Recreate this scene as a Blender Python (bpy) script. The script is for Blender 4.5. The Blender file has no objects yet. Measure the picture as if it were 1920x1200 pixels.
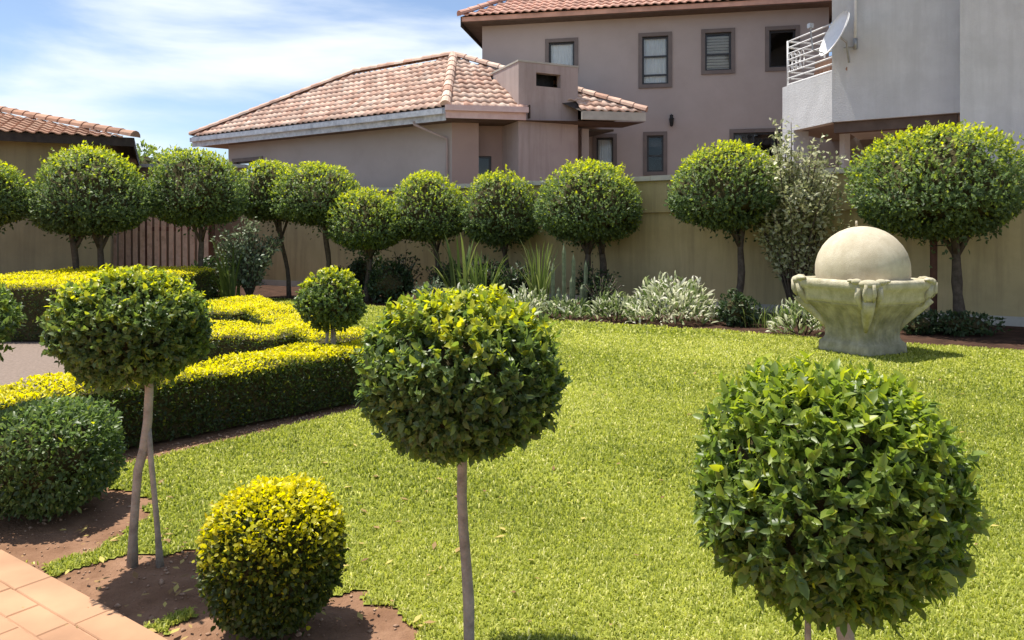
import bpy, math, random
import numpy as np
from mathutils import Vector, Matrix

# ------------------------------------------------------------------ camera, sky, sun, exposure
SC = bpy.context.scene
COL = SC.collection
R = math.radians
CAM_H, FPX, HOR = 1.5, 1400.0, 437.0        # eye height, focal length and horizon row in photo pixels (1920 wide)
cam = bpy.data.cameras.new('camera')
cam.sensor_width = 36.0
cam.lens = FPX / 1920 * 36
cam.shift_y = -(600 - HOR) / 1920
cam.clip_start, cam.clip_end = 0.05, 3000
cam_o = bpy.data.objects.new('camera', cam)
cam_o.location = (0, 0, CAM_H)
cam_o.rotation_euler = (R(90), 0, 0)
COL.objects.link(cam_o)
SC.camera = cam_o

SUN_EL, SUN_AZ = R(71), math.atan2(-0.88, 0.47)      # azimuth clockwise from +Y
sdir = Vector((math.sin(SUN_AZ) * math.cos(SUN_EL), math.cos(SUN_AZ) * math.cos(SUN_EL), math.sin(SUN_EL)))
sun = bpy.data.lights.new('sun', 'SUN')
sun.energy, sun.angle, sun.color = 5.0, R(0.53), (1.0, 0.95, 0.86)
sun_o = bpy.data.objects.new('sun', sun)
sun_o.rotation_euler = sdir.to_track_quat('Z', 'Y').to_euler()
sun_o.location = (-10, 12, 40)
COL.objects.link(sun_o)

W = bpy.data.worlds.new('World')
SC.world = W
W.use_nodes = True
nt = W.node_tree
nt.nodes.clear()
def N(t, kind, **kw):
    n = t.nodes.new(kind)
    for k, v in kw.items():
        setattr(n, k, v)
    return n
def ramp(t, stops, interp='LINEAR'):
    n = t.nodes.new('ShaderNodeValToRGB')
    n.color_ramp.interpolation = interp
    e = n.color_ramp.elements
    while len(e) < len(stops):
        e.new(0.5)
    for i, (p, c) in enumerate(stops):
        e[i].position = p
        e[i].color = (c[0], c[1], c[2], 1) if hasattr(c, '__len__') else (c, c, c, 1)
    return n
sky = N(nt, 'ShaderNodeTexSky', sky_type='NISHITA', sun_disc=False, sun_elevation=SUN_EL, sun_rotation=SUN_AZ,
        altitude=1400, air_density=1.0, dust_density=2.2, ozone_density=1.0)
tc = N(nt, 'ShaderNodeTexCoord')
mp = N(nt, 'ShaderNodeMapping')
mp.inputs['Scale'].default_value = (1.0, 1.0, 3.4)
mp.inputs['Location'].default_value = (0.22, 0.2, 0.10)
nz = N(nt, 'ShaderNodeTexNoise')
nz.inputs['Scale'].default_value = 1.9
nz.inputs['Detail'].default_value = 9
nz.inputs['Roughness'].default_value = 0.52
nz.inputs['Distortion'].default_value = 0.25
cr = ramp(nt, [(0.485, 0.0), (0.68, 0.93)], 'EASE')
mixc = N(nt, 'ShaderNodeMixRGB')
mixc.inputs[2].default_value = (6.2, 6.6, 7.0, 1)
bg = N(nt, 'ShaderNodeBackground')
bg.inputs[1].default_value = 0.113
out = N(nt, 'ShaderNodeOutputWorld')
L = nt.links.new
L(tc.outputs['Generated'], mp.inputs[0]); L(mp.outputs[0], nz.inputs['Vector']); L(nz.outputs['Fac'], cr.inputs[0])
L(sky.outputs[0], mixc.inputs[1]); L(cr.outputs[0], mixc.inputs[0]); L(mixc.outputs[0], bg.inputs[0]); L(bg.outputs[0], out.inputs[0])
SC.view_settings.view_transform = 'Standard'
SC.view_settings.look = 'None'
SC.view_settings.exposure = 0.62
SC.view_settings.gamma = 1.0
SC.view_settings.use_curve_mapping = False
SC.cycles.max_bounces = 6
SC.cycles.transparent_max_bounces = 6

# ------------------------------------------------------------------ helpers
rng = np.random.default_rng(7)
random.seed(7)
def at(px, py, Y):
    return Vector(((px - 960) / FPX * Y, Y, CAM_H - (py - HOR) / FPX * Y))
def xat(px, Y):
    return (px - 960) / FPX * Y
def zat(py, Y):
    return CAM_H - (py - HOR) / FPX * Y

def fast_mesh(name, V, T, tone=None, smooth=False):
    me = bpy.data.meshes.new(name)
    V = np.ascontiguousarray(V, dtype=np.float32); T = np.ascontiguousarray(T, dtype=np.int32)
    me.vertices.add(len(V)); me.vertices.foreach_set('co', V.ravel())
    k = T.shape[1]
    me.loops.add(T.size); me.loops.foreach_set('vertex_index', T.ravel())
    me.polygons.add(len(T)); me.polygons.foreach_set('loop_start', np.arange(0, T.size, k, dtype=np.int32))
    if smooth:
        me.polygons.foreach_set('use_smooth', np.ones(len(T), dtype=bool))
    if tone is not None:
        a = me.attributes.new('tone', 'FLOAT', 'POINT')
        a.data.foreach_set('value', np.ascontiguousarray(tone, dtype=np.float32))
    me.update(calc_edges=True)
    return me

def link(name, me, mat=None, parent=None, ploc=None):
    o = bpy.data.objects.new(name, me)
    COL.objects.link(o)
    if mat is not None and me is not None and len(me.materials) == 0:
        me.materials.append(mat)
    if parent is not None:
        o.parent = parent
        if parent.type == 'EMPTY' and parent.parent is None:
            o.matrix_parent_inverse = Matrix.Translation(-parent.location)
    return o
def tag(o, label=None, cat=None, group=None, kind=None):
    if label: o['label'] = label
    if cat: o['category'] = cat
    if group: o['group'] = group
    if kind: o['kind'] = kind
    return o
def thing(name, label, cat, loc=(0, 0, 0), group=None):
    o = bpy.data.objects.new(name, None)
    o.empty_display_size = 0.2
    o.location = loc
    COL.objects.link(o)
    return tag(o, label, cat, group)

class MB:
    def __init__(s):
        s.v = []; s.f = []
    def add(s, V, F):
        b = len(s.v)
        s.v += [tuple(p) for p in V]
        s.f += [tuple(i + b for i in f) for f in F]
        return s
    def obox(s, o, u, v, w, ru, rv, rw):
        o, u, v, w = Vector(o), Vector(u), Vector(v), Vector(w)
        P = [o + u * a + v * b + w * c for c in rw for b in rv for a in ru]
        F = [(0, 2, 3, 1), (4, 5, 7, 6), (0, 1, 5, 4), (2, 6, 7, 3), (0, 4, 6, 2), (1, 3, 7, 5)]
        return s.add(P, F)
    def box(s, c, sz, rz=0.0):
        cs, sn = math.cos(rz), math.sin(rz)
        return s.obox(c, (cs, sn, 0), (-sn, cs, 0), (0, 0, 1), (-sz[0] / 2, sz[0] / 2), (-sz[1] / 2, sz[1] / 2), (-sz[2] / 2, sz[2] / 2))
    def tube(s, pts, rad, seg=8, cap=True):
        pts = [Vector(p) for p in pts]
        if not hasattr(rad, '__len__'):
            rad = [rad] * len(pts)
        V, F = [], []
        for i, p in enumerate(pts):
            t = (pts[min(i + 1, len(pts) - 1)] - pts[max(i - 1, 0)]).normalized()
            a = t.cross(Vector((0, 0, 1)) if abs(t.z) < 0.9 else Vector((1, 0, 0))).normalized()
            b = t.cross(a)
            for k in range(seg):
                q = 2 * math.pi * k / seg
                V.append(p + (a * math.cos(q) + b * math.sin(q)) * rad[i])
        for i in range(len(pts) - 1):
            for k in range(seg):
                F.append((i * seg + k, i * seg + (k + 1) % seg, (i + 1) * seg + (k + 1) % seg, (i + 1) * seg + k))
        if cap:
            F.append(tuple(range(seg))[::-1]); F.append(tuple((len(pts) - 1) * seg + k for k in range(seg)))
        return s.add(V, F)
    def prism(s, poly, z0, z1):
        n = len(poly)
        V = [(p[0], p[1], z0) for p in poly] + [(p[0], p[1], z1) for p in poly]
        F = [tuple(range(n))[::-1], tuple(range(n, 2 * n))] + [(i, (i + 1) % n, n + (i + 1) % n, n + i) for i in range(n)]
        return s.add(V, F)
    def build(s, name, mat, parent=None, smooth=False):
        me = bpy.data.meshes.new(name)
        me.from_pydata(s.v, [], s.f)
        if smooth:
            me.polygons.foreach_set('use_smooth', np.ones(len(me.polygons), dtype=bool))
        me.update()
        return link(name, me, mat, parent)

# ------------------------------------------------------------------ materials
def newmat(name):
    m = bpy.data.materials.new(name)
    m.use_nodes = True
    return m, m.node_tree, m.node_tree.nodes['Principled BSDF']
def noise(t, scale, detail=4, rough=0.55, coord='Object'):
    c = N(t, 'ShaderNodeTexCoord'); n = N(t, 'ShaderNodeTexNoise')
    n.inputs['Scale'].default_value = scale; n.inputs['Detail'].default_value = detail; n.inputs['Roughness'].default_value = rough
    t.links.new(c.outputs[coord], n.inputs['Vector'])
    return n
def surf(name, c1, c2, scale=3.0, rough=0.85, bump=0.2, bscale=40.0, bdist=0.01, c3=None, s3=0.6, spec=0.3, metal=0.0, streak=None):
    m, t, b = newmat(name)
    n = noise(t, scale, 6, 0.6)
    r = ramp(t, [(0.32, c1), (0.68, c2)])
    t.links.new(n.outputs['Fac'], r.inputs[0])
    col = r.outputs[0]
    if c3 is not None:
        n3 = noise(t, s3, 8, 0.7)
        r3 = ramp(t, [(0.5, 0.0), (0.72, 0.8)])
        mx = N(t, 'ShaderNodeMixRGB'); mx.inputs[2].default_value = (*c3, 1)
        t.links.new(n3.outputs['Fac'], r3.inputs[0]); t.links.new(r3.outputs[0], mx.inputs[0]); t.links.new(col, mx.inputs[1])
        col = mx.outputs[0]
    if streak is not None:      # rain streaks and runs, drawn out vertically
        c = N(t, 'ShaderNodeTexCoord'); mpn = N(t, 'ShaderNodeMapping'); mpn.inputs['Scale'].default_value = (3.2, 3.2, 0.22)
        ns_ = N(t, 'ShaderNodeTexNoise'); ns_.inputs['Scale'].default_value = 1.6; ns_.inputs['Detail'].default_value = 9; ns_.inputs['Roughness'].default_value = 0.68
        t.links.new(c.outputs['Object'], mpn.inputs[0]); t.links.new(mpn.outputs[0], ns_.inputs['Vector'])
        rs_ = ramp(t, [(0.46, 0.0), (0.74, 0.75)]); t.links.new(ns_.outputs['Fac'], rs_.inputs[0])
        mx2 = N(t, 'ShaderNodeMixRGB'); mx2.inputs[2].default_value = (*streak, 1)
        t.links.new(rs_.outputs[0], mx2.inputs[0]); t.links.new(col, mx2.inputs[1]); col = mx2.outputs[0]
    t.links.new(col, b.inputs['Base Color'])
    b.inputs['Roughness'].default_value = rough
    b.inputs['Specular IOR Level'].default_value = spec
    b.inputs['Metallic'].default_value = metal
    if bump:
        nb = noise(t, bscale, 5, 0.6); bp = N(t, 'ShaderNodeBump')
        bp.inputs['Strength'].default_value = bump; bp.inputs['Distance'].default_value = bdist
        t.links.new(nb.outputs['Fac'], bp.inputs['Height']); t.links.new(bp.outputs[0], b.inputs['Normal'])
    return m
def leafmat(name, stops, rough=0.42, trans=0.28, spec=0.5):
    m, t, b = newmat(name)
    a = N(t, 'ShaderNodeAttribute', attribute_name='tone')
    r = ramp(t, stops)
    t.links.new(a.outputs['Fac'], r.inputs[0]); t.links.new(r.outputs[0], b.inputs['Base Color'])
    b.inputs['Roughness'].default_value = rough
    b.inputs['Specular IOR Level'].default_value = spec
    tr = N(t, 'ShaderNodeBsdfTranslucent')
    hs = N(t, 'ShaderNodeHueSaturation'); hs.inputs['Value'].default_value = 1.8; hs.inputs['Saturation'].default_value = 1.1
    t.links.new(r.outputs[0], hs.inputs['Color']); t.links.new(hs.outputs[0], tr.inputs[0])
    mx = N(t, 'ShaderNodeMixShader'); mx.inputs[0].default_value = trans
    t.links.new(b.outputs[0], mx.inputs[1]); t.links.new(tr.outputs[0], mx.inputs[2])
    t.links.new(mx.outputs[0], t.nodes['Material Output'].inputs[0])
    return m
def tilemat(name, cols):
    m, t, b = newmat(name)
    oi = N(t, 'ShaderNodeObjectInfo'); g = N(t, 'ShaderNodeNewGeometry')
    ad = N(t, 'ShaderNodeMath', operation='ADD'); fr = N(t, 'ShaderNodeMath', operation='FRACT')
    t.links.new(oi.outputs['Random'], ad.inputs[0]); t.links.new(g.outputs['Random Per Island'], ad.inputs[1]); t.links.new(ad.outputs[0], fr.inputs[0])
    r = ramp(t, [(i / (len(cols) - 1), c) for i, c in enumerate(cols)])
    t.links.new(fr.outputs[0], r.inputs[0])
    n = N(t, 'ShaderNodeTexNoise'); n.inputs['Scale'].default_value = 2.2; n.inputs['Detail'].default_value = 6
    t.links.new(g.outputs['Position'], n.inputs['Vector'])
    r2 = ramp(t, [(0.35, 0.72), (0.65, 1.1)])
    t.links.new(n.outputs['Fac'], r2.inputs[0])
    mx = N(t, 'ShaderNodeMixRGB', blend_type='MULTIPLY'); mx.inputs[0].default_value = 1
    t.links.new(r.outputs[0], mx.inputs[1]); t.links.new(r2.outputs[0], mx.inputs[2]); t.links.new(mx.outputs[0], b.inputs['Base Color'])
    b.inputs['Roughness'].default_value = 0.85
    b.inputs['Specular IOR Level'].default_value = 0.25
    return m
def glassmat():
    m = bpy.data.materials.new('window_glass'); m.use_nodes = True
    t = m.node_tree; t.nodes.clear()
    o = N(t, 'ShaderNodeOutputMaterial'); g = N(t, 'ShaderNodeBsdfGlossy'); tr = N(t, 'ShaderNodeBsdfTransparent')
    tr.inputs[0].default_value = (0.92, 0.95, 0.96, 1); g.inputs['Roughness'].default_value = 0.02
    f = N(t, 'ShaderNodeFresnel'); f.inputs[0].default_value = 1.42
    mul = N(t, 'ShaderNodeMath', operation='MULTIPLY_ADD'); mul.inputs[1].default_value = 1.0; mul.inputs[2].default_value = 0.0
    mx = N(t, 'ShaderNodeMixShader')
    t.links.new(f.outputs[0], mul.inputs[0]); t.links.new(mul.outputs[0], mx.inputs[0]); t.links.new(tr.outputs[0], mx.inputs[1]); t.links.new(g.outputs[0], mx.inputs[2]); t.links.new(mx.outputs[0], o.inputs[0])
    return m

M = {}
M['soil'] = surf('soil', (0.17, 0.09, 0.052), (0.28, 0.16, 0.098), 5, 0.95, 0.7, 45, 0.02, c3=(0.32, 0.19, 0.12), s3=3.0, spec=0.1)
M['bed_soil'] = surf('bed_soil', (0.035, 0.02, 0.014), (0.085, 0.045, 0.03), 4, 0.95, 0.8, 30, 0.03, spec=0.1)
M['clod'] = surf('clod', (0.25, 0.14, 0.085), (0.5, 0.34, 0.24), 60, 0.95, 0.3, 80, 0.005, spec=0.1)
M['thatch'] = surf('thatch', (0.17, 0.19, 0.03), (0.25, 0.27, 0.05), 12, 0.95, 0.6, 90, 0.01, spec=0.1)
M['paver'] = tilemat('paver', [(0.42, 0.235, 0.135), (0.455, 0.258, 0.15), (0.435, 0.245, 0.14), (0.475, 0.275, 0.16)])
M['mortar'] = surf('mortar', (0.33, 0.19, 0.115), (0.46, 0.27, 0.165), 20, 0.95, 0.4, 90, 0.004)
M['path'] = surf('path_gravel', (0.17, 0.13, 0.105), (0.26, 0.2, 0.165), 30, 0.95, 0.6, 120, 0.01, spec=0.15)
M['wall_ochre'] = surf('ochre_plaster', (0.47, 0.375, 0.20), (0.54, 0.435, 0.24), 1.3, 0.9, 0.25, 60, 0.006, c3=(0.40, 0.315, 0.17), s3=0.8, streak=(0.31, 0.24, 0.135))
M['wall_brown'] = surf('brown_plaster', (0.24, 0.15, 0.09), (0.3, 0.19, 0.115), 1.3, 0.9, 0.25, 60, 0.006, c3=(0.18, 0.115, 0.07), s3=0.9)
M['coping'] = surf('coping_concrete', (0.42, 0.39, 0.34), (0.55, 0.52, 0.46), 4, 0.9, 0.3, 50, 0.006, c3=(0.27, 0.25, 0.2), s3=2.0)
M['wall_olive'] = surf('olive_plaster', (0.29, 0.25, 0.15), (0.34, 0.29, 0.18), 1.2, 0.9, 0.2, 60, 0.005, c3=(0.24, 0.2, 0.125), s3=0.7, streak=(0.2, 0.17, 0.11))
M['wall_pink'] = surf('dusty_pink_plaster', (0.38, 0.275, 0.24), (0.44, 0.32, 0.28), 1.0, 0.9, 0.2, 70, 0.005, c3=(0.34, 0.245, 0.215), s3=0.5)
M['wall_mauve'] = surf('mauve_plaster', (0.425, 0.368, 0.338), (0.47, 0.41, 0.38), 1.0, 0.9, 0.2, 70, 0.005, c3=(0.395, 0.335, 0.305), s3=0.4)
M['wall_cool'] = surf('rough_white_plaster', (0.55, 0.55, 0.555), (0.63, 0.63, 0.635), 2.5, 0.9, 0.6, 34, 0.014, c3=(0.5, 0.5, 0.5), s3=1.2, streak=(0.49, 0.49, 0.49))
M['wall_taupe'] = surf('taupe_plaster', (0.22, 0.19, 0.17), (0.26, 0.225, 0.2), 1.2, 0.9, 0.2, 60, 0.005)
M['chimney_plaster'] = surf('chimney_plaster', (0.42, 0.335, 0.31), (0.47, 0.38, 0.35), 1.4, 0.9, 0.25, 60, 0.006, c3=(0.38, 0.29, 0.26), s3=0.9, streak=(0.31, 0.24, 0.215))
M['fascia_grey'] = surf('weathered_grey_fascia', (0.5, 0.52, 0.56), (0.72, 0.74, 0.78), 9, 0.6, 0.3, 30, 0.01, c3=(0.28, 0.3, 0.34), s3=3.0)
M['fascia_pink'] = surf('pink_fascia', (0.66, 0.46, 0.44), (0.74, 0.56, 0.54), 6, 0.6, 0.1, 30, 0.005)
M['timber_dark'] = surf('dark_timber', (0.03, 0.022, 0.018), (0.06, 0.045, 0.035), 8, 0.7, 0.2, 40, 0.004)
M['soffit'] = surf('soffit_board', (0.10, 0.07, 0.055), (0.14, 0.1, 0.08), 5, 0.8, 0.1, 30, 0.004)
M['surround'] = surf('window_surround_plaster', (0.17, 0.145, 0.135), (0.21, 0.18, 0.165), 3, 0.85, 0.15, 60, 0.004)
M['frame'] = surf('dark_bronze_frame', (0.02, 0.022, 0.026), (0.035, 0.038, 0.042), 10, 0.4, 0, spec=0.5)
M['curtain'] = surf('net_curtain', (0.82, 0.82, 0.82), (0.9, 0.9, 0.9), 6, 0.9, 0.4, 18, 0.03)
M['interior'] = surf('interior_paint', (0.09, 0.08, 0.075), (0.12, 0.11, 0.10), 2, 0.9, 0)
M['white_paint'] = surf('white_painted_steel', (0.72, 0.72, 0.72), (0.8, 0.8, 0.8), 10, 0.4, 0, spec=0.5)
M['grey_metal'] = surf('grey_metal', (0.3, 0.31, 0.32), (0.4, 0.41, 0.42), 10, 0.4, 0, spec=0.5, metal=0.6)
M['black_metal'] = surf('black_iron', (0.012, 0.012, 0.012), (0.03, 0.03, 0.03), 10, 0.5, 0)
M['glass'] = glassmat()
M['gate_wood'] = surf('gate_slat_wood', (0.66, 0.40, 0.31), (0.78, 0.52, 0.42), 6, 0.75, 0.3, 25, 0.005, c3=(0.36, 0.21, 0.15), s3=4)
M['gate_dark'] = surf('gate_post_wood', (0.10, 0.045, 0.03), (0.15, 0.07, 0.05), 6, 0.75, 0.2, 25, 0.005)
M['tile_salmon'] = tilemat('salmon_clay_tile', [(0.56, 0.33, 0.24), (0.64, 0.43, 0.33), (0.72, 0.54, 0.43), (0.62, 0.39, 0.295), (0.76, 0.60, 0.49)])
M['tile_red'] = tilemat('red_clay_tile', [(0.58, 0.31, 0.23), (0.64, 0.37, 0.28), (0.70, 0.42, 0.32), (0.62, 0.34, 0.255)])
M['tile_brown'] = tilemat('brown_clay_tile', [(0.36, 0.19, 0.12), (0.46, 0.26, 0.175), (0.52, 0.32, 0.22), (0.42, 0.23, 0.15)])
M['bark'] = surf('grey_brown_bark', (0.06, 0.045, 0.033), (0.13, 0.10, 0.078), 14, 0.9, 0.8, 60, 0.01)
M['bark_pale'] = surf('pale_bark', (0.25, 0.215, 0.18), (0.42, 0.37, 0.31), 16, 0.9, 0.8, 70, 0.008, c3=(0.15, 0.12, 0.095), s3=9)
M['twig'] = surf('twigs', (0.05, 0.045, 0.02), (0.085, 0.07, 0.035), 14, 0.95, 0.8, 40, 0.03, spec=0.1)
M['stone'] = surf('cast_stone', (0.50, 0.43, 0.31), (0.60, 0.53, 0.40), 6, 0.9, 0.5, 90, 0.008, c3=(0.40, 0.34, 0.235), s3=2.6, streak=(0.42, 0.35, 0.24))
M['stone_old'] = surf('mossy_cast_stone', (0.25, 0.23, 0.15), (0.47, 0.42, 0.30), 8, 0.92, 0.7, 45, 0.015, c3=(0.16, 0.16, 0.055), s3=3.4, streak=(0.15, 0.14, 0.09))
M['stone_rim'] = surf('weathered_cast_stone', (0.40, 0.36, 0.25), (0.6, 0.54, 0.41), 7, 0.92, 0.6, 45, 0.012, c3=(0.3, 0.27, 0.14), s3=4.2, streak=(0.26, 0.24, 0.13))
# foliage
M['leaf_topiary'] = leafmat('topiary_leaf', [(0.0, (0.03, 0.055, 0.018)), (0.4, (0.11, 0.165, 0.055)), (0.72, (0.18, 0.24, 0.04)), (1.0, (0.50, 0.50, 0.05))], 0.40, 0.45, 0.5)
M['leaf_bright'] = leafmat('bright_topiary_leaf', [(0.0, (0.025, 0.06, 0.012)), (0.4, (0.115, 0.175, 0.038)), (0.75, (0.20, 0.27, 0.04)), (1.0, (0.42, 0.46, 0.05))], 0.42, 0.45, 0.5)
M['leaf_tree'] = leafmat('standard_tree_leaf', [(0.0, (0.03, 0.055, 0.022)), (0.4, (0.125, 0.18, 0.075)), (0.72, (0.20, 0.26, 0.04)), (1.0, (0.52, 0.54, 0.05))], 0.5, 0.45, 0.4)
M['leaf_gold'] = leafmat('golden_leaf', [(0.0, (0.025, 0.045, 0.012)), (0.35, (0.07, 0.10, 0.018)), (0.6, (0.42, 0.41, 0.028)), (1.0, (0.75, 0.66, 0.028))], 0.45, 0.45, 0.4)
M['leaf_pale'] = leafmat('pale_variegated_leaf', [(0.0, (0.07, 0.09, 0.035)), (0.5, (0.26, 0.28, 0.13)), (1.0, (0.66, 0.64, 0.44))], 0.5, 0.25, 0.4)
M['leaf_silver'] = leafmat('silver_green_leaf', [(0.0, (0.06, 0.09, 0.05)), (0.5, (0.15, 0.2, 0.11)), (1.0, (0.38, 0.43, 0.28))], 0.5, 0.2, 0.4)
M['leaf_dark'] = leafmat('dark_shrub_leaf', [(0.0, (0.015, 0.03, 0.012)), (0.6, (0.04, 0.07, 0.025)), (1.0, (0.09, 0.12, 0.04))], 0.45, 0.2, 0.4)
M['strap_white'] = leafmat('white_edged_strap_leaf', [(0.0, (0.07, 0.11, 0.03)), (0.45, (0.20, 0.25, 0.09)), (0.62, (0.45, 0.47, 0.28)), (1.0, (0.78, 0.75, 0.62))], 0.5, 0.3, 0.3)
M['strap_green'] = leafmat('green_strap_leaf', [(0.0, (0.05, 0.08, 0.02)), (0.5, (0.13, 0.18, 0.045)), (1.0, (0.28, 0.31, 0.11))], 0.5, 0.25, 0.3)
M['cactus'] = surf('pale_cactus_skin', (0.12, 0.15, 0.075), (0.27, 0.30, 0.18), 12, 0.7, 0.3, 50, 0.006)
M['grass'] = leafmat('lawn_grass', [(0.0, (0.09, 0.125, 0.016)), (0.42, (0.335, 0.365, 0.065)), (0.8, (0.54, 0.54, 0.14)), (1.0, (0.72, 0.68, 0.34))], 0.55, 0.4, 0.25)

# ------------------------------------------------------------------ ground, paving, path, lawn
g = MB()
g.add([(-400, -200, 0), (400, -200, 0), (400, 900, 0), (-400, 900, 0)], [(0, 1, 2, 3)])
tag(g.build('ground', M['soil']), kind='structure')

PL0 = np.array([-2.39, 3.48]); PLD = np.array([0.826, -0.563]); PLN = np.array([0.563, 0.826])
def pave_pt(s, t):      # s along the paving edge, t into the terrace
    return PL0 + PLD * s - PLN * t
pv = MB()
q = [pave_pt(-9, 0.012), pave_pt(-9, 12), pave_pt(17, 12), pave_pt(17, 0.012)]
pv.prism([tuple(p) for p in q], -0.1, 0.031)
paving = tag(pv.build('paving', M['mortar']), kind='structure')
def paver_mesh(l, w):
    e, gp = 0.004, 0.002
    b = MB()
    a0, a1, b0, b1 = gp, l - gp, gp, w - gp
    V = [(a0, b0, 0), (a1, b0, 0), (a1, b1, 0), (a0, b1, 0), (a0, b0, .016), (a1, b0, .016), (a1, b1, .016), (a0, b1, .016),
         (a0 + e, b0 + e, .02), (a1 - e, b0 + e, .02), (a1 - e, b1 - e, .02), (a0 + e, b1 - e, .02)]
    F = []
    for k in range(4):
        n = (k + 1) % 4
        F += [(k, n, 4 + n, 4 + k), (4 + k, 4 + n, 8 + n, 8 + k)]
    F.append((8, 9, 10, 11))
    me = bpy.data.meshes.new('paver'); me.from_pydata(V, [], F); me.materials.append(M['paver'])
    return me
pm_edge, pm_in = paver_mesh(0.49, 0.145), paver_mesh(0.245, 0.12)
ang = math.atan2(PLD[1], PLD[0])
def put_paver(me, s, t):
    p = pave_pt(s, t + (0.145 if me is pm_edge else 0.12))
    o = bpy.data.objects.new('paver', me); COL.objects.link(o); o.parent = paving
    o.location = (p[0], p[1], 0.016 + random.uniform(-.0015, .0015)); o.rotation_euler = (random.uniform(-.004, .004), random.uniform(-.004, .004), ang + random.uniform(-.004, .004))
for k in range(-3, 9):
    put_paver(pm_edge, k * 0.49 + 0.03, 0)
for j in range(13):
    for k in range(-6, 15):
        put_paver(pm_in, k * 0.245 + (0.12 if j % 2 else 0), 0.145 + j * 0.12)
# the rest of the terrace, out of the frame, one sheet of pavers
rest = MB()
for j in range(13, 30):
    for k in range(-6, 22):
        p = pave_pt(k * 0.245 + (0.12 if j % 2 else 0), 0.145 + j * 0.12)
        rest.obox((p[0], p[1], 0), (PLD[0], PLD[1], 0), (-PLN[0], -PLN[1], 0), (0, 0, 1), (.004, .241), (.004, .116), (0.0, 0.036))
tag(rest.build('paver_field', M['paver'], paving), kind='stuff')

LAWN = np.array([(-3.22, 4.05), (-3.0, 4.3), (-2.38, 4.96), (-1.36, 6.22), (-1.02, 6.62), (-0.93, 6.95), (-1.3, 7.7), (-2.0, 8.8), (-2.95, 10.2), (-4.5, 12.0),
                 (-7.2, 15.0), (-9.0, 17.3), (-7.1, 17.7), (-5.0, 16.7), (-2.9, 15.2), (-1.0, 13.85), (0.81, 12.65), (2.83, 11.62), (4.73, 10.34), (6.5, 9.45), (10.0, 7.6), (12.0, 5.0), (12.0, -6.33)])
SOIL = [(-1.60, 3.16, 0.36), (-0.86, 2.66, 0.47), (-2.42, 3.86, 0.53), (-0.13, 2.25, 0.3), (0.86, 1.7, 0.3)]
def inpoly(x, y, P):
    r = np.zeros(x.shape, bool)
    for i in range(len(P)):
        x0, y0 = P[i]; x1, y1 = P[i - 1]
        c = ((y0 > y) != (y1 > y))
        with np.errstate(divide='ignore', invalid='ignore'):
            r ^= c & (x < (x1 - x0) * (y - y0) / (y1 - y0) + x0)
    return r
def is_lawn(x, y):
    wob = 0.03 * np.sin(x * 9 + y * 4) + 0.025 * np.sin(x * 23 - y * 17) + 0.02 * np.sin(y * 31 + x * 13)
    r = inpoly(x + wob * 0.7, y + wob * 0.7, LAWN)
    r &= ((x - PL0[0]) * PLN[0] + (y - PL0[1]) * PLN[1]) > 0.03 + wob * 0.3
    for cx, cy, rad in SOIL:
        r &= np.hypot(x - cx, y - cy) > rad + wob
    return r
def undul(x, y):
    return 0.0015 * np.sin(x * 1.9 + 0.6) * np.cos(y * 1.6) + 0.0008 * np.sin(x * 5.1 + y * 4.3)
def grid_sheet(x0, x1, y0, y1, st, z):
    xs = np.arange(x0, x1 + st / 2, st); ys = np.arange(y0, y1 + st / 2, st)
    X, Y = np.meshgrid(xs, ys); k = len(xs)
    V = np.stack([X.ravel(), Y.ravel(), z + undul(X, Y).ravel()], 1)
    cx, cy = np.meshgrid(xs[:-1] + st / 2, ys[:-1] + st / 2)
    keep = is_lawn(cx, cy).ravel()
    i = (np.arange(len(ys) - 1)[:, None] * k + np.arange(k - 1)[None, :]).ravel()[keep]
    return V, np.stack([i, i + 1, i + k + 1, i + k], 1)
V1, F1 = grid_sheet(-3.4, 3.2, 0.4, 7.0, 0.025, 0.008)
V2, F2 = grid_sheet(-9.2, 12.0, 7.0, 18.0, 0.1, 0.008)
V3, F3 = grid_sheet(3.2, 12.0, -6.6, 7.0, 0.1, 0.008)
V = np.concatenate([V1, V2, V3]); F = np.concatenate([F1, F2 + len(V1), F3 + len(V1) + len(V2)])
lawn = tag(link('lawn', fast_mesh('lawn', V, F, smooth=True), M['thatch']), kind='structure')

def strand(P, L_, Wd, lean, ang, tone, seg3=True):
    n = len(P)
    d = np.stack([np.cos(ang), np.sin(ang), np.zeros(n)], 1); s = np.stack([-np.sin(ang), np.cos(ang), np.zeros(n)], 1)
    up = np.array([0, 0, 1.0])
    w = (Wd / 2)[:, None]; h = L_[:, None]; ln = lean[:, None]
    mid = P + up * h * 0.6 * np.sqrt(np.maximum(1 - (ln * .5) ** 2, .1)) + d * h * ln * 0.28
    tip = P + up * h * np.sqrt(np.maximum(1 - ln ** 2, .06)) * 0.95 + d * h * ln * 0.9
    V = np.stack([P - s * w, P + s * w, mid - s * w * .8, mid + s * w * .8, tip], 1).reshape(-1, 3)
    b = np.arange(n)[:, None] * 5
    T = np.concatenate([b + [0, 1, 3], b + [0, 3, 2], b + [2, 3, 4]], 1).reshape(-1, 3)
    return V, T, np.repeat(tone, 5)
gp = []
def scatter(x0, x1, y0, y1, dens, wd, hh):
    n = int((x1 - x0) * (y1 - y0) * dens)
    x = rng.uniform(x0, x1, n); y = rng.uniform(y0, y1, n)
    vis = (np.abs(x) < 0.74 * y + 2.4)
    x, y = x[vis], y[vis]
    k = is_lawn(x, y); x, y = x[k], y[k]
    gp.append((x, y, np.full(len(x), wd), np.full(len(x), hh)))
scatter(-3.4, 5.4, 1.2, 4.0, 15000, 0.0062, 0.027)
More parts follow.
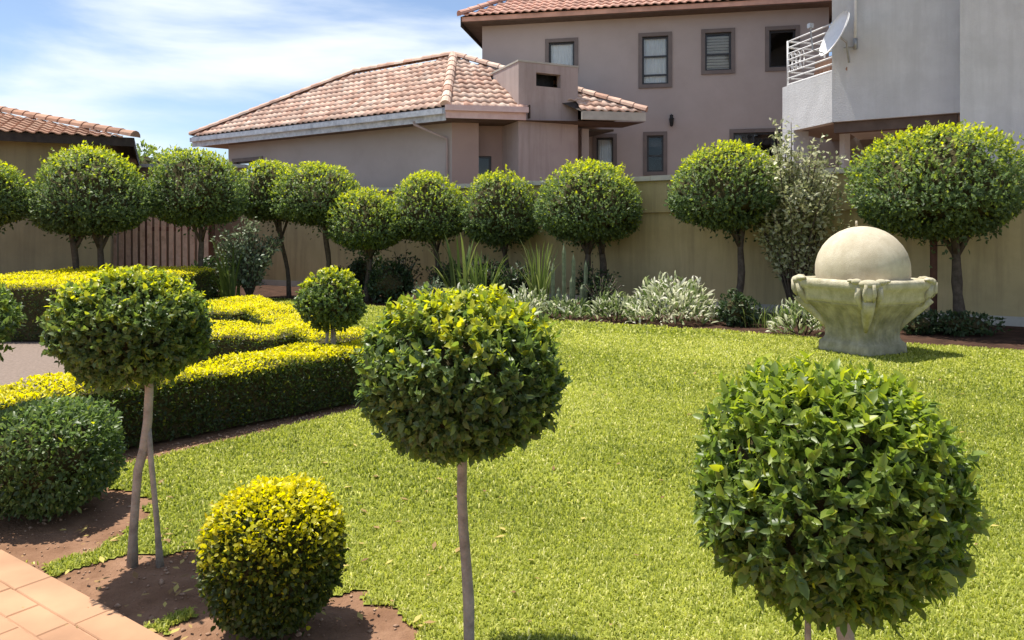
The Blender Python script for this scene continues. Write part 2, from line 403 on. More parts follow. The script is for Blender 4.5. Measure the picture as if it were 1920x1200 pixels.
scatter(-3.4, 7.6, 4.0, 7.0, 7000, 0.0092, 0.032)
scatter(-5, 10.6, 7.0, 11.0, 2600, 0.0155, 0.038)
scatter(-9.2, 10.0, 11.0, 18.0, 900, 0.026, 0.055)
x = np.concatenate([a[0] for a in gp]); y = np.concatenate([a[1] for a in gp]); wd = np.concatenate([a[2] for a in gp]); hh = np.concatenate([a[3] for a in gp])
n = len(x)
patch = 0.5 + 0.5 * np.sin(x * 2.3 + 1.2 * np.sin(y * 1.1)) * np.sin(y * 1.9 + 1.0 * np.sin(x * 1.7))
clump = np.sin(x * 19 + 3 * np.sin(y * 13)) * np.sin(y * 23 + 2 * np.sin(x * 17))
P = np.stack([x, y, 0.007 + undul(x, y)], 1)
mow = np.sin((x * PLN[0] + y * PLN[1]) * 5.2 + .5 * np.sin(x * .9))                 # faint mower passes
blot = np.sin(x * .83 + 1.7 * np.sin(y * .51 + 1)) * np.sin(y * .71 + 1.3 * np.sin(x * .63))
tone = np.clip(0.30 + 0.16 * patch + 0.05 * clump + 0.035 * mow + 0.10 * blot + rng.normal(0, 0.19, n), 0.03, 0.95)
dry = rng.random(n) < 0.035 + 0.06 * np.clip(blot, 0, 1)
tone[dry] = rng.uniform(0.9, 1.0, dry.sum())
V, T, tn = strand(P, hh * rng.uniform(.55, 1.2, n) * (1 + 0.18 * clump), wd * rng.uniform(.7, 1.3, n), rng.uniform(.3, .99, n), rng.uniform(0, 6.283, n), tone)
tag(link('grass', fast_mesh('grass', V, T, tn), M['grass']), 'short yellow-green lawn grass', None, None, 'stuff')

# dry clipped leaves lying about
k = 420
x = rng.uniform(-3.2, 4.5, k); y = rng.uniform(2.2, 9.0, k); ok = (((x - PL0[0]) * PLN[0] + (y - PL0[1]) * PLN[1]) > -.25) & (np.abs(x) < .72 * y)
near = rng.random(k) < .45
x[near] = rng.normal(-1.4, .7, near.sum()); y[near] = rng.normal(3.2, .45, near.sum())
k = len(x); a = rng.uniform(0, 6.283, k); l_ = rng.uniform(.012, .03, k); h_ = np.where(is_lawn(x, y), .03, .028)
ca_, sa_ = np.cos(a), np.sin(a); tl_ = rng.uniform(-.4, .4, k)
def pt_(u, v):
    return np.stack([x + ca_ * u * l_ - sa_ * v * l_, y + sa_ * u * l_ + ca_ * v * l_, h_ + tl_ * u * l_ + .15 * abs(v) * l_], 1)
V = np.stack([pt_(-1, 0), pt_(0, .45), pt_(1, 0), pt_(0, -.45)], 1).reshape(-1, 3)
T = (np.arange(k)[:, None, None] * 4 + np.array([(0, 2, 1), (0, 3, 2)])[None]).reshape(-1, 3)
M['dry_leaf'] = leafmat('dry_leaf', [(0.0, (0.16, 0.09, 0.04)), (0.5, (0.34, 0.22, 0.09)), (1.0, (0.5, 0.42, 0.12))], 0.7, 0.15, 0.2)
tag(link('fallen_leaves', fast_mesh('fallen_leaves', V, T, np.repeat(rng.random(k), 4)), M['dry_leaf']), 'dry clipped leaves scattered on soil and lawn', None, None, 'stuff')

# gravel path inside the clipped parterre and soil of the border
pt = MB()
pt.add([(p[0], p[1], 0.004) for p in [(-3.4, 5.0), (-2.5, 6.0), (-2.0, 7.0), (-3.3, 9.4), (-5.0, 11.6), (-12.0, 13.5), (-12.0, 4.6), (-4.2, 4.6)]], [tuple(range(8))])
tag(pt.build('path', M['path']), kind='structure')
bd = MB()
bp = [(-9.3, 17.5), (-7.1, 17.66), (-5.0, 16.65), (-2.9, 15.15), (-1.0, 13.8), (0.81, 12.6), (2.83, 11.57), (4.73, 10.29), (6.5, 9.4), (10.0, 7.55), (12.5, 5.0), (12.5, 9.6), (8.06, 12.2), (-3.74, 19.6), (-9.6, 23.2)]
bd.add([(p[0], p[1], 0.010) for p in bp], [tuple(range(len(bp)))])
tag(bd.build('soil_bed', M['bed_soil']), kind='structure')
# soil crumbs on the near beds
cv, cf = [], []
oct_v = np.array([(1, 0, 0), (-1, 0, 0), (0, 1, 0), (0, -1, 0), (0, 0, .7), (0, 0, -.7)]); oct_f = np.array([(0, 2, 4), (2, 1, 4), (1, 3, 4), (3, 0, 4), (2, 0, 5), (1, 2, 5), (3, 1, 5), (0, 3, 5)])
cl = []
for cx, cy, rad in SOIL:
    k = int(520 * rad)
    a = rng.uniform(0, 6.283, k); r_ = rad * 1.05 * np.sqrt(rng.random(k))
    cl.append(np.stack([cx + r_ * np.cos(a), cy + r_ * np.sin(a)], 1))
k = 900; t_ = rng.random(k)
cl.append(np.stack([-3.0 + 1.9 * t_ + rng.uniform(-.12, .12, k), 4.35 + 2.35 * t_ + rng.uniform(-.12, .12, k)], 1))
cl = np.concatenate(cl)
cl = cl[((cl - PL0) @ PLN) > 0.02]
n = len(cl)
sz = rng.gamma(1.6, 0.0026, n) + 0.0015
jit = rng.uniform(.6, 1.4, (n, 6, 3)) * sz[:, None, None]
V = oct_v[None] * jit; V[..., :2] += cl[:, None, :]; V[..., 2] += 0.003
T = (np.arange(n)[:, None, None] * 6 + oct_f[None]).reshape(-1, 3)
tag(link('soil_crumbs', fast_mesh('soil_crumbs', V.reshape(-1, 3), T), M['clod']), 'crumbs of brown soil and grit on the near beds', None, None, 'stuff')

# ------------------------------------------------------------------ boundary wall
WA, WB = Vector((-9.6, 23.07, 0)), Vector((13.0, 8.9, 0))
wu = (WB - WA).normalized(); wn = Vector((wu.y, -wu.x, 0))        # wn points to the garden
if wn.y > 0: wn = -wn
wl = (WB - WA).length
z1 = Vector((0, 0, 1))
bw = thing('boundary_wall', 'long ochre plastered garden wall with pale coping behind the row of clipped trees', 'wall', tuple(WA))
m = MB(); m.obox(WA, wu, wn, z1, (0, wl), (-0.2, 0), (0, 1.92)); m.build('wall', M['wall_ochre'], bw)
m = MB(); m.obox(WA, wu, wn, z1, (0, wl), (-0.24, 0.05), (1.92, 2.56)); m.build('upper_band', M['wall_ochre'], bw)
m = MB(); m.obox(WA, wu, wn, z1, (0, wl), (-0.2, 0.06), (0, 0.16)); m.build('plinth', M['coping'], bw)
cn = int(wl / 0.9)
for i in range(cn):
    m = MB(); a, b_ = i * wl / cn + .004, (i + 1) * wl / cn - .004
    jz = random.uniform(-.006, .006)
    m.obox(WA, wu, wn, z1, (a, b_), (-0.3, 0.13), (2.562, 2.66 + jz)); m.build('coping_block', M['coping'], bw)
tw = thing('side_wall', 'tall brown wall with thin coping behind the slatted wooden gate', 'wall', (-11.5, 21.9, 0))
m = MB(); m.prism([(-12.2, 21.8), (-7.9, 22.0), (-7.9, 22.25), (-12.2, 22.05)], 0, 3.42); m.build('wall', M['wall_brown'], tw)
m = MB(); m.prism([(-12.2, 21.72), (-7.85, 21.92), (-7.85, 22.33), (-12.2, 22.13)], 3.422, 3.52); m.build('coping', M['coping'], tw)
m = MB(); m.prism([(-12.2, 21.76), (-7.88, 21.96), (-7.88, 21.99), (-12.2, 21.79)], 2.9, 2.96); m.build('moulding', M['wall_brown'], tw)

# gate of upright slats
gt = thing('slatted_gate', 'low wooden gate of upright reddish brown slats between house and clipped trees', 'gate', (-8.9, 18.5, 0))
g0, g1 = Vector((-10.05, 18.35, 0)), Vector((-7.55, 18.65, 0))
gu = (g1 - g0).normalized(); gn = Vector((gu.y, -gu.x, 0)); gl = (g1 - g0).length
for zz in (0.35, 1.55):
    m = MB(); m.obox(g0, gu, gn, z1, (0, gl), (-0.07, -0.03), (zz, zz + .1)); m.build('rail', M['gate_dark'], gt)
for s in (0.0, 0.92, gl):
    m = MB(); m.obox(g0, gu, gn, z1, (s - .07, s + .07), (-0.2, -0.075), (0, 1.96)); m.build('post', M['gate_dark'], gt)
ns = 15
for i in range(ns):
    s = (i + .5) / ns * gl; hz = 1.84 + 0.1 * math.sin(math.pi * i / (ns - 1)) + random.uniform(-.02, .02)
    m = MB(); w2 = 0.054
    lean = random.uniform(-.012, .012)
    V = []
    for d in (0.0, -0.028):
        V += [g0 + gu * (s - w2) + gn * d + z1 * .08, g0 + gu * (s + w2) + gn * d + z1 * .08, g0 + gu * (s + w2 + lean) + gn * d + z1 * (hz - .05), g0 + gu * (s + lean) + gn * d + z1 * hz, g0 + gu * (s - w2 + lean) + gn * d + z1 * (hz - .05)]
    m.add(V, [(0, 1, 2, 3, 4), (9, 8, 7, 6, 5)] + [(k, 5 + k, 5 + (k + 1) % 5, (k + 1) % 5) for k in range(5)])
    m.build('slat', M['gate_wood'], gt)

# ------------------------------------------------------------------ roof tiles
TW, TL = 0.24, 0.31
def tile_geom():
    xs = [0.0, 0.032, 0.071, 0.12, 0.16, 0.2, 0.252]; zs = [0.018, 0.042, 0.056, 0.045, 0.024, 0.013, 0.018]
    V, F = [], []
    for (yy, lift) in ((-0.045, 0.03), (TL, 0.0)):
        for a, b in zip(xs, zs): V.append((a, yy, b + lift))
    for a, b in zip(xs, zs): V.append((a, -0.045, b + 0.03 - 0.022))
    k = len(xs)
    for i in range(k - 1):
        F.append((i, i + 1, k + i + 1, k + i)); F.append((2 * k + i, 2 * k + i + 1, i + 1, i))
    return V, F
TV, TF = tile_geom()
def tile_mesh(mat):
    me = bpy.data.meshes.new('tile'); me.from_pydata(TV, [], TF); me.materials.append(mat)
    me.polygons.foreach_set('use_smooth', np.array([True, False] * (len(TF) // 2)))
    return me
def lay_tiles(roof, mat, o, u, v, polys, cap=300):
    """o: point on the eave line; u along eave, v up the slope (unit); polys: list of uv polygons"""
    me = tile_mesh(mat); w = u.cross(v).normalized()
    allp = []
    for poly in polys:
        Pn = np.array(poly)
        u0, v0 = Pn.min(0); u1, v1 = Pn.max(0)
        for j in range(int(max(v0, 0) / TL), int(v1 / TL) + 1):
            for i in range(int(math.floor(u0 / TW)), int(u1 / TW) + 1):
                cu, cv_ = (i + .5) * TW, (j + .45) * TL
                if inpoly(np.array([cu]), np.array([cv_]), Pn)[0]:
                    p = o + u * (i * TW) + v * (j * TL)
                    allp.append((p.length, p))
    allp.sort(key=lambda a: a[0])
    B = Matrix((u, v, w)).transposed()
    for d, p in allp[:cap]:
        ob = bpy.data.objects.new('tile', me); COL.objects.link(ob); ob.parent = roof
        rot = B @ Matrix.Rotation(random.uniform(-.012, .012), 3, 'Z') @ Matrix.Rotation(random.uniform(-.01, .01), 3, 'X')
        ob.matrix_basis = Matrix.Translation(p + w * random.uniform(0, .006)) @ rot.to_4x4()
    if len(allp) > cap:
        m = MB()
        for d, p in allp[cap:]:
            m.add([p + B @ Vector(q) for q in TV], TF)
        tag(m.build('tile_field', mat, roof, smooth=True), kind='stuff')
def ridge(roof, mat, a, b, r=0.13):
    a, b = Vector(a), Vector(b); n = max(2, int((b - a).length / 0.36)); d = (b - a) / n; t = d.normalized()
    s = t.cross(z1).normalized(); up = s.cross(t)
    for i in range(n):
        p0, p1 = a + d * i - t * .03, a + d * (i + 1)
        V, F = [], []
        for p, rr in ((p0, r * 1.12), (p1, r * .95)):
            for k in range(7):
                q = math.pi * k / 6
                V.append(p + s * math.cos(q) * rr + up * (math.sin(q) * rr + .01))
        for k in range(6): F.append((k, k + 1, 8 + k, 7 + k))
        F.append(tuple(range(7))[::-1])
        MB().add(V, F).build('ridge_tile', mat, roof, smooth=False)

def wall_panel(mb, o, u, v, L_, z0, zt, th, holes):
    us = sorted({0, L_} | {min(max(h[0], 0), L_) for h in holes} | {min(max(h[1], 0), L_) for h in holes})
    zs = sorted({z0, zt} | {min(max(h[2], z0), zt) for h in holes} | {min(max(h[3], z0), zt) for h in holes})
    for a, b in zip(us, us[1:]):
        run = None
        for c, d in zip(zs, zs[1:]):
            mid = ((a + b) / 2, (c + d) / 2)
            inside = any(h[0] < mid[0] < h[1] and h[2] < mid[1] < h[3] for h in holes)
            if inside:
                if run: mb.obox(o, u, v, z1, (a, b), (-th, 0), run); run = None
            else:
                run = (run[0], d) if run else (c, d)
        if run: mb.obox(o, u, v, z1, (a, b), (-th, 0), run)

def window(parent, o, u, v, u0, u1, z0, zt, bars=(), sur=0.1, inside='curtain', mull=()):
    """v: outward normal. the opening is u0..u1, z0..zt"""
    m = MB(); fr = 0.055
    m.obox(o, u, v, z1, (u0, u0 + fr), (-.12, -.06), (z0, zt)); m.obox(o, u, v, z1, (u1 - fr, u1), (-.12, -.06), (z0, zt))
    m.obox(o, u, v, z1, (u0 + fr, u1 - fr), (-.12, -.06), (z0, z0 + fr)); m.obox(o, u, v, z1, (u0 + fr, u1 - fr), (-.12, -.06), (zt - fr, zt))
    zb = [z0 + fr] + list(bars) + [zt - fr]; ub = [u0 + fr] + list(mull) + [u1 - fr]
    for b in bars: m.obox(o, u, v, z1, (u0 + fr, u1 - fr), (-.118, -.062), (b - .025, b + .025))
    for b in mull: m.obox(o, u, v, z1, (b - .025, b + .025), (-.116, -.064), (z0 + fr, zt - fr))
    win = m.build('window', M['frame'], parent)
    for c, d in zip(zb, zb[1:]):
        for a, b in zip(ub, ub[1:]):
            MB().obox(o, u, v, z1, (a, b), (-.094, -.088), (c, d)).build('pane', M['glass'], win)
    if sur:
        m = MB()
        m.obox(o, u, v, z1, (u0 - sur, u0), (-.05, .035), (z0 - sur, zt + sur)); m.obox(o, u, v, z1, (u1, u1 + sur), (-.05, .035), (z0 - sur, zt + sur))
        m.obox(o, u, v, z1, (u0, u1), (-.05, .033), (zt, zt + sur)); m.obox(o, u, v, z1, (u0, u1), (-.05, .045), (z0 - sur, z0))
        m.build('surround', M['surround'], win)
    if inside == 'curtain':
        V, F = [], []; k = 24
        for i in range(k + 1):
            a = u0 + (u1 - u0) * i / k; dd = -.15 + .03 * math.sin(i * 1.9) + .012 * math.sin(i * 4.3)
            V += [o + u * a + v * dd + z1 * z0, o + u * a + v * dd + z1 * zt]
        for i in range(k): F.append((2 * i, 2 * i + 2, 2 * i + 3, 2 * i + 1))
        MB().add(V, F).build('curtain', M['curtain'], win, smooth=True)
    if inside == 'blind':
        m = MB(); z = z0 + .06
        while z < zt - .05:
            sl = random.uniform(.5, .8)
            a = o + v * -.15 + z1 * z
            m.obox(a, u, (v + z1 * sl).normalized(), (z1 - v * sl).normalized(), (u0, u1), (-.045, .045), (-.002, .002)); z += .085
        m.build('blind', M['curtain'], win)
    return win

# ------------------------------------------------------------------ pink single-storey neighbour building
E1, E2, E3 = Vector((-10.8, 25.2, 4.74)), Vector((-1.71, 19.2, 4.74)), Vector((3.6, 20.2, 4.74))
PK = Vector((-1.75, 22.3, 6.74)); u1 = (E2 - E1).normalized(); QK = PK - u1 * 4.0; QK.z = 6.6
sb = thing('neighbour_outbuilding', 'dusty pink single-storey building with salmon tiled hip roof beyond the garden wall', 'building', (-4, 22, 0))
def plane_axes(a, b, p):
    u = (b - a).normalized(); d = (p - a) - u * (p - a).dot(u)
    return u, d.normalized()
def uv(p, o, u, v):
    return ((p - o).dot(u), (p - o).dot(v))
uL, vL = plane_axes(E1, E2, PK)
uF, vF = plane_axes(E2, E3, PK)
QK = QK - (uL.cross(vL)) * (QK - E1).dot(uL.cross(vL))
bk = Vector((0.9, 26.5, 4.74)); bk2 = Vector((-6.5, 30.5, 4.74))
m = MB()
m.add([E1, E2, PK, QK], [(0, 1, 2, 3)]); m.add([E2, Vector((.36, E2.y + .39, 4.74)), PK], [(0, 1, 2)])
cutR = E2 + uF * ((1.85 - E2.x) / uF.x)
m.add([cutR, E3, PK], [(0, 1, 2)]); lfx, l0x = (.36 - E2.x) / uF.x, (1.85 - E2.x) / uF.x; m.add([E2 + uF * lfx + vF * 1.1, E2 + uF * l0x + vF * 1.1, PK], [(0, 1, 2)]); m.add([E3, bk, PK], [(0, 1, 2)]); m.add([bk, bk2, QK, PK], [(0, 1, 2, 3)]); m.add([bk2, E1, QK], [(0, 1, 2)])
roof = m.build('roof', M['timber_dark'], sb)
lift = lambda p, u, v: p + u.cross(v).normalized() * .012
lay_tiles(roof, M['tile_salmon'], lift(E1, uL, vL), uL, vL, [[uv(p, E1, uL, vL) for p in (E1, E2, PK, QK)]], 300)
cutL = Vector((.36, E2.y + .39, 4.74)); cutL2 = cutL + (PK - E2) * .6
lay_tiles(roof, M['tile_salmon'], lift(E2, uF, vF), uF, vF, [[uv(p, E2, uF, vF) for p in (E2, cutL, cutL + vF * 1.1, PK)], [(lfx + .02, 1.1), (l0x, 1.1), uv(PK, E2, uF, vF)], [uv(p, E2, uF, vF) for p in (cutR, E3, E3 + (PK - E3) * .45)]], 200)
ridge(roof, M['tile_salmon'], E2 + z1 * .05, PK + z1 * .06); ridge(roof, M['tile_salmon'], QK + z1 * .06, PK + z1 * .06)
ridge(roof, M['tile_salmon'], E1 + z1 * .05, QK + z1 * .06); ridge(roof, M['tile_salmon'], E3 + z1 * .05, PK + z1 * .05)
nL = Vector((uL.y, -uL.x, 0)); nL = nL if nL.y < 0 else -nL
nF = Vector((uF.y, -uF.x, 0)); nF = nF if nF.y < 0 else -nF
lenL = (E2 - E1).length
b0 = Vector((E1.x, E1.y, 0)); b1 = Vector((E2.x, E2.y, 0))
m = MB(); m.obox(b0, uL, nL, z1, (0, lenL), (-.03, .0), (4.40, 4.74)); m.build('fascia', M['fascia_grey'], sb)
m = MB()
for (y0, y1, za, zb) in ((0.002, .12, 4.56, 4.575), (.105, .12, 4.576, 4.70), (0.002, .014, 4.576, 4.70)):
    m.obox(b0, uL, nL, z1, (0.05, lenL - .02), (y0, y1), (za, zb))
m.build('gutter', M['fascia_grey'], sb)
lf = (cutL.x - E2.x) / uF.x
m = MB(); m.obox(b1, uF, nF, z1, (0.002, lf), (-.03, .05), (4.46, 4.78)); m.build('fascia', M['fascia_pink'], sb)
m = MB(); m.obox(b1, uF, nF, z1, (-.02, lf + .05), (.052, .16), (4.64, 4.78)); m.build('gutter', M['fascia_pink'], sb)
m = MB(); m.obox(b1, uF, nF, z1, (lf + .052, lf + .09), (.0, .17), (4.5, 4.84)); m.build('gutter_end', M['timber_dark'], sb)
l0 = (1.85 - E2.x) / uF.x; l1 = (E3 - E2).length
m = MB(); m.obox(b1, uF, nF, z1, (l0, l1), (-.03, .06), (4.52, 4.75)); m.build('fascia', M['coping'], sb)
# soffits and walls
W1 = b0 - nL * .55 + uL * 1.2; W2 = Vector((-1.60, 19.86, 0)); W3 = Vector((2.16, 20.55, 0))
m = MB(); m.add([E1 - z1 * .3, E2 - z1 * .3, E3 - z1 * .24, Vector((3.1, 21.0, 4.46)), Vector((-1.5, 20.4, 4.44)), Vector((-9.9, 26.2, 4.44))], [(0, 1, 4, 5), (1, 2, 3, 4)]); m.build('soffit', M['soffit'], sb)
uW = (W2 - W1).normalized(); nW = Vector((uW.y, -uW.x, 0)); nW = nW if nW.y < 0 else -nW; lW = (W2 - W1).length
m = MB(); wall_panel(m, W1, uW, nW, lW, 0, 4.45, .22, [(0.35, 1.65, 2.4, 3.85)]); m.build('wall', M['wall_mauve'], sb)
window(sb, W1, uW, nW, .35, 1.65, 2.4, 3.85, bars=(3.4,), sur=.12, inside=None, mull=(1.0,))
uV = (W3 - W2).normalized(); nV = Vector((uV.y, -uV.x, 0)); nV = nV if nV.y < 0 else -nV; lV = (W3 - W2).length
m = MB(); wall_panel(m, W2, uV, nV, .72, 0, 4.45, .22, []); m.build('wall', M['wall_pink'], sb)
W2b = W2 + uV * .72 - nV * .5
m = MB(); wall_panel(m, W2b, uV, nV, lV - .72, 0, 4.45, .22, [(.0, .42, 1.6, 3.62)]); m.build('wall', M['wall_pink'], sb)
window(sb, W2b, uV, nV, .0, .42, 1.6, 3.62, bars=(3.1,), sur=0, inside=None)
m = MB(); m.prism([(W1.x, W1.y + .4), (W2.x + .3, W2.y + 1.2), (2.9, 21.3), (0.7, 26), (-6.3, 29.8)], 4.40, 4.46); m.build('ceiling', M['interior'], sb)
m = MB(); m.prism([(0.8, 25.9), (0.5, 26.1), (-6.4, 29.9), (-6.2, 29.6)], 0, 4.4); m.prism([(1.94, 20.78), (2.14, 20.78), (1.0, 26), (.8, 25.9)], 0, 4.4); m.prism([(W1.x, W1.y + .3), (W1.x + .2, W1.y + .4), (-6.2, 29.6), (-6.4, 29.9)], 0, 4.4); m.obox(W2b, uV, nV, z1, (-.1, 1.6), (-2.1, -2.0), (0, 4.4)); m.obox(W2b, uV, nV, z1, (-.3, -.1), (-2.0, -.25), (0, 4.4)); m.build('rear_wall', M['wall_mauve'], sb)
# downpipe swan-neck
pA = E2 - uL * 1.05 - nL * -.02; pA.z = 4.46
pB = W2 - uW * .12 + nW * .06; pB.z = 3.98
m = MB(); m.tube([pA, pA - z1 * .08, pB + z1 * .03, pB - z1 * .15, Vector((pB.x, pB.y, .5))], .035, 8); m.build('downpipe', M['chimney_plaster'], sb, True)
# chimney (part of the outbuilding: plastered stack)
ca = R(25); cu = Vector((math.cos(ca), math.sin(ca), 0)); cv2 = Vector((-math.sin(ca), math.cos(ca), 0)); C1 = Vector((.172, 19.66, 0))
cw, cd, ct = 1.80, 2.05, 6.02
m = MB(); wall_panel(m, C1, cu, -cv2, cw, 0, ct, .2, [(.52, 1.26, 5.42, 5.78)])
m.obox(C1, cu, cv2, z1, (0, .2), (.2, cd - .2), (0, ct)); m.obox(C1, cu, cv2, z1, (cw - .2, cw), (.2, cd - .2), (0, ct)); m.obox(C1, cu, cv2, z1, (0, cw), (cd - .2, cd), (0, ct))
chim = m.build('chimney', M['chimney_plaster'], sb)
m = MB(); m.obox(C1, cu, cv2, z1, (-.015, cw + .015), (-.015, cd + .015), (ct + .002, ct + .05)); m.build('chimney_cap', M['coping'], chim)
m = MB(); m.obox(C1, cu, cv2, z1, (.5, 1.28), (.45, .5), (5.3, 5.9)); m.build('flue_lining', M['black_metal'], chim)

# ------------------------------------------------------------------ two-storey neighbour house
F0, F1_ = Vector((-.93, 23.3, 0)), Vector((9.05, 21.32, 0))
fu = (F1_ - F0).normalized(); fn = Vector((fu.y, -fu.x, 0)); fn = fn if fn.y < 0 else -fn; fl = (F1_ - F0).length
mh = thing('two_storey_house', 'mauve two-storey house with red tiled roof and dark framed windows behind', 'house', (4, 23, 0))
def onF(px, py):
    a = (px - 960) / FPX
    t = (a * F0.y - F0.x) / (fu.x - a * fu.y)
    p = F0 + fu * t
    return t, zat(py, p.y)
wins = [('a', 1029, 1077, 79, 132, 'curtain', 0, 0), ('b', 1204, 1253, 68, 158, 'curtain', (105, 140), 0), ('c', 1322, 1371, 61, 132, 'blind', (101,), 0), ('d', 1442, 1492, 56, 126, None, (), 0),
        ('e', 1118, 1150, 258, 345, 'curtain', (), 0), ('f', 1213, 1244, 254, 322, None, (292,), 0), ('g', 1375, 1490, 248, 345, None, (), 2)]
holes, specs = [], []
for (k, xa, xb, ya, yb, ins, bars, mu) in wins:
    ua, zt_ = onF(xa, ya); ub_, zb_ = onF(xb, yb)
    zt_ = onF((xa + xb) / 2, ya)[1]; zb_ = onF((xa + xb) / 2, yb)[1]
    holes.append((ua, ub_, zb_, zt_))
    bz = [onF((xa + xb) / 2, b)[1] for b in bars][::-1] if bars else []
    ml = [ua + (ub_ - ua) * (i + 1) / (mu + 1) for i in range(mu)]
    specs.append((ua, ub_, zb_, zt_, bz, ins, ml))
m = MB(); wall_panel(m, F0, fu, fn, fl, 0, 8.2, .25, holes); m.build('wall', M['wall_mauve'], mh)
for s in specs:
    window(mh, F0, fu, fn, s[0], s[1], s[2], s[3], bars=s[4], sur=.11, inside=s[5], mull=s[6])
bkv = -fn
m = MB(); m.obox(F0, fu, fn, z1, (0, .25), (-7, -.252), (0, 8.2)); m.obox(F0, fu, fn, z1, (fl - .25, fl), (-7, -.252), (0, 8.2)); m.obox(F0, fu, fn, z1, (0, fl), (-7.25, -7.002), (0, 8.2)); m.build('side_wall', M['wall_mauve'], mh)
m = MB(); m.obox(F0, fu, fn, z1, (.26, fl - .26), (-6.9, -.26), (4.1, 4.3)); m.obox(F0, fu, fn, z1, (.26, fl - .26), (-2.6, -2.5), (.1, 4.0)); m.obox(F0, fu, fn, z1, (.26, fl - .26), (-2.6, -2.5), (4.35, 8.1)); m.build('floor_slab', M['interior'], mh)
oh = .55; ez = 8.12
A_ = F0 - fu * oh + fn * oh + z1 * ez; B_ = F0 + fu * (fl + .32) + fn * oh + z1 * ez; D_ = F0 - fu * oh - fn * 7.8 + z1 * ez; C_ = F0 + fu * (fl + .32) - fn * 7.8 + z1 * ez
pit = math.tan(R(32)); hd = 4.17
R0 = F0 + fu * (hd - oh) - fn * (hd - oh) + z1 * (ez + hd * pit); R1 = F0 + fu * (fl + .32 - hd) - fn * (hd - oh) + z1 * (ez + hd * pit)
m = MB(); m.add([A_, B_, C_, D_, R0, R1], [(0, 1, 5, 4), (1, 2, 5), (2, 3, 4, 5), (3, 0, 4)]); mroof = m.build('roof', M['timber_dark'], mh)
um, vm = plane_axes(A_, B_, R0)
lay_tiles(mroof, M['tile_red'], lift(A_, um, vm), um, vm, [[uv(p, A_, um, vm) for p in (A_, B_, R1, R0)]], 300)
ridge(mroof, M['tile_red'], A_ + z1 * .05, R0 + z1 * .05); ridge(mroof, M['tile_red'], B_ + z1 * .05, R1 + z1 * .05); ridge(mroof, M['tile_red'], R0 + z1 * .05, R1 + z1 * .05)
m = MB(); m.obox(F0, fu, fn, z1, (-oh + .02, fl + .3), (oh - .05, oh - .02), (ez - .14, ez)); m.build('fascia', M['tile_red'], mh)
m = MB(); m.obox(F0, fu, fn, z1, (-oh, -oh + .03), (-7.7, oh), (ez - .3, ez)); m.obox(F0, fu, fn, z1, (fl + .29, fl + .32), (-7.7, oh), (ez - .3, ez)); m.build('side_fascia', M['timber_dark'], mh)
m = MB(); m.obox(F0, fu, fn, z1, (-oh + .03, fl + .29), (-7.7, oh - .05), (ez - .17, ez - .14)); m.build('soffit', M['soffit'], mh)
# carriage lantern
t_, lz = onF(1259, 228)
lan = thing('wall_lantern', 'small black carriage lantern on the mauve house wall', 'lantern', tuple(F0 + fu * t_ + fn * .15 + z1 * lz))
b = F0 + fu * t_ + z1 * lz
m = MB(); m.obox(b, fu, fn, z1, (-.05, .05), (0, .03), (-.05, .2)); m.tube([b + fn * .03 + z1 * .15, b + fn * .12 + z1 * .2, b + fn * .16 + z1 * .13], .012, 6); m.build('bracket', M['black_metal'], lan)
m = MB(); c = b + fn * .16
for (za, zb, ra, rb) in ((.13, .05, .02, .09), (.05, -.14, .075, .05), (-.14, -.17, .055, .02)):
    m.tube([c + z1 * za, c + z1 * zb], [ra, rb], 6)
m.build('lamp_housing', M['black_metal'], lan)

# ------------------------------------------------------------------ brown tiled house at the left
LE = Vector((-8.6, 17.0, 3.63)); lr = R(25.5); lu = Vector((math.cos(lr), math.sin(lr), 0)); lv = Vector((-math.sin(lr), math.cos(lr), 0))
lh = thing('left_house', 'olive plastered low house with brown barrel tile roof at left edge', 'house', (-11, 17.5, 0))
lp = math.tan(R(15)); hd = 4.0; LL = 9.0
e0 = LE - lu * LL
rA = LE - lu * hd + lv * hd + z1 * hd * lp; rB = e0 + lu * hd + lv * hd + z1 * hd * lp
m = MB(); m.add([e0, LE, LE + lv * 8, e0 + lv * 8, rA, rB], [(0, 1, 4, 5), (1, 2, 4), (2, 3, 5, 4), (3, 0, 5)]); lroof = m.build('roof', M['timber_dark'], lh)
ul, vl = plane_axes(e0, LE, rA)
lay_tiles(lroof, M['tile_brown'], lift(LE, ul, vl) - ul * TW * 30, ul, vl, [[uv(p, LE - ul * TW * 30, ul, vl) for p in (e0, LE, rA, rB)]], 300)
ridge(lroof, M['tile_brown'], LE + z1 * .05, rA + z1 * .05); ridge(lroof, M['tile_brown'], rB + z1 * .05, rA + z1 * .05)
w0 = Vector((LE.x, LE.y, 0)) - lu * .5 + lv * .5
m = MB(); m.obox(w0, -lu, lv, z1, (0, LL - 1), (0, .25), (0, 3.6)); m.obox(w0, -lu, lv, z1, (0, .25), (.252, 7), (0, 3.6)); m.build('wall', M['wall_olive'], lh)
ez0 = Vector((e0.x, e0.y, 0))
m = MB(); m.obox(ez0, lu, lv, z1, (0, LL), (0, .03), (3.47, 3.67)); m.obox(ez0, lu, lv, z1, (LL - .03, LL), (.032, 7.5), (3.47, 3.67)); m.build('fascia', M['timber_dark'], lh)
m = MB(); m.obox(ez0, lu, lv, z1, (0, LL - .032), (.032, .7), (3.60, 3.63)); m.build('soffit', M['soffit'], lh)

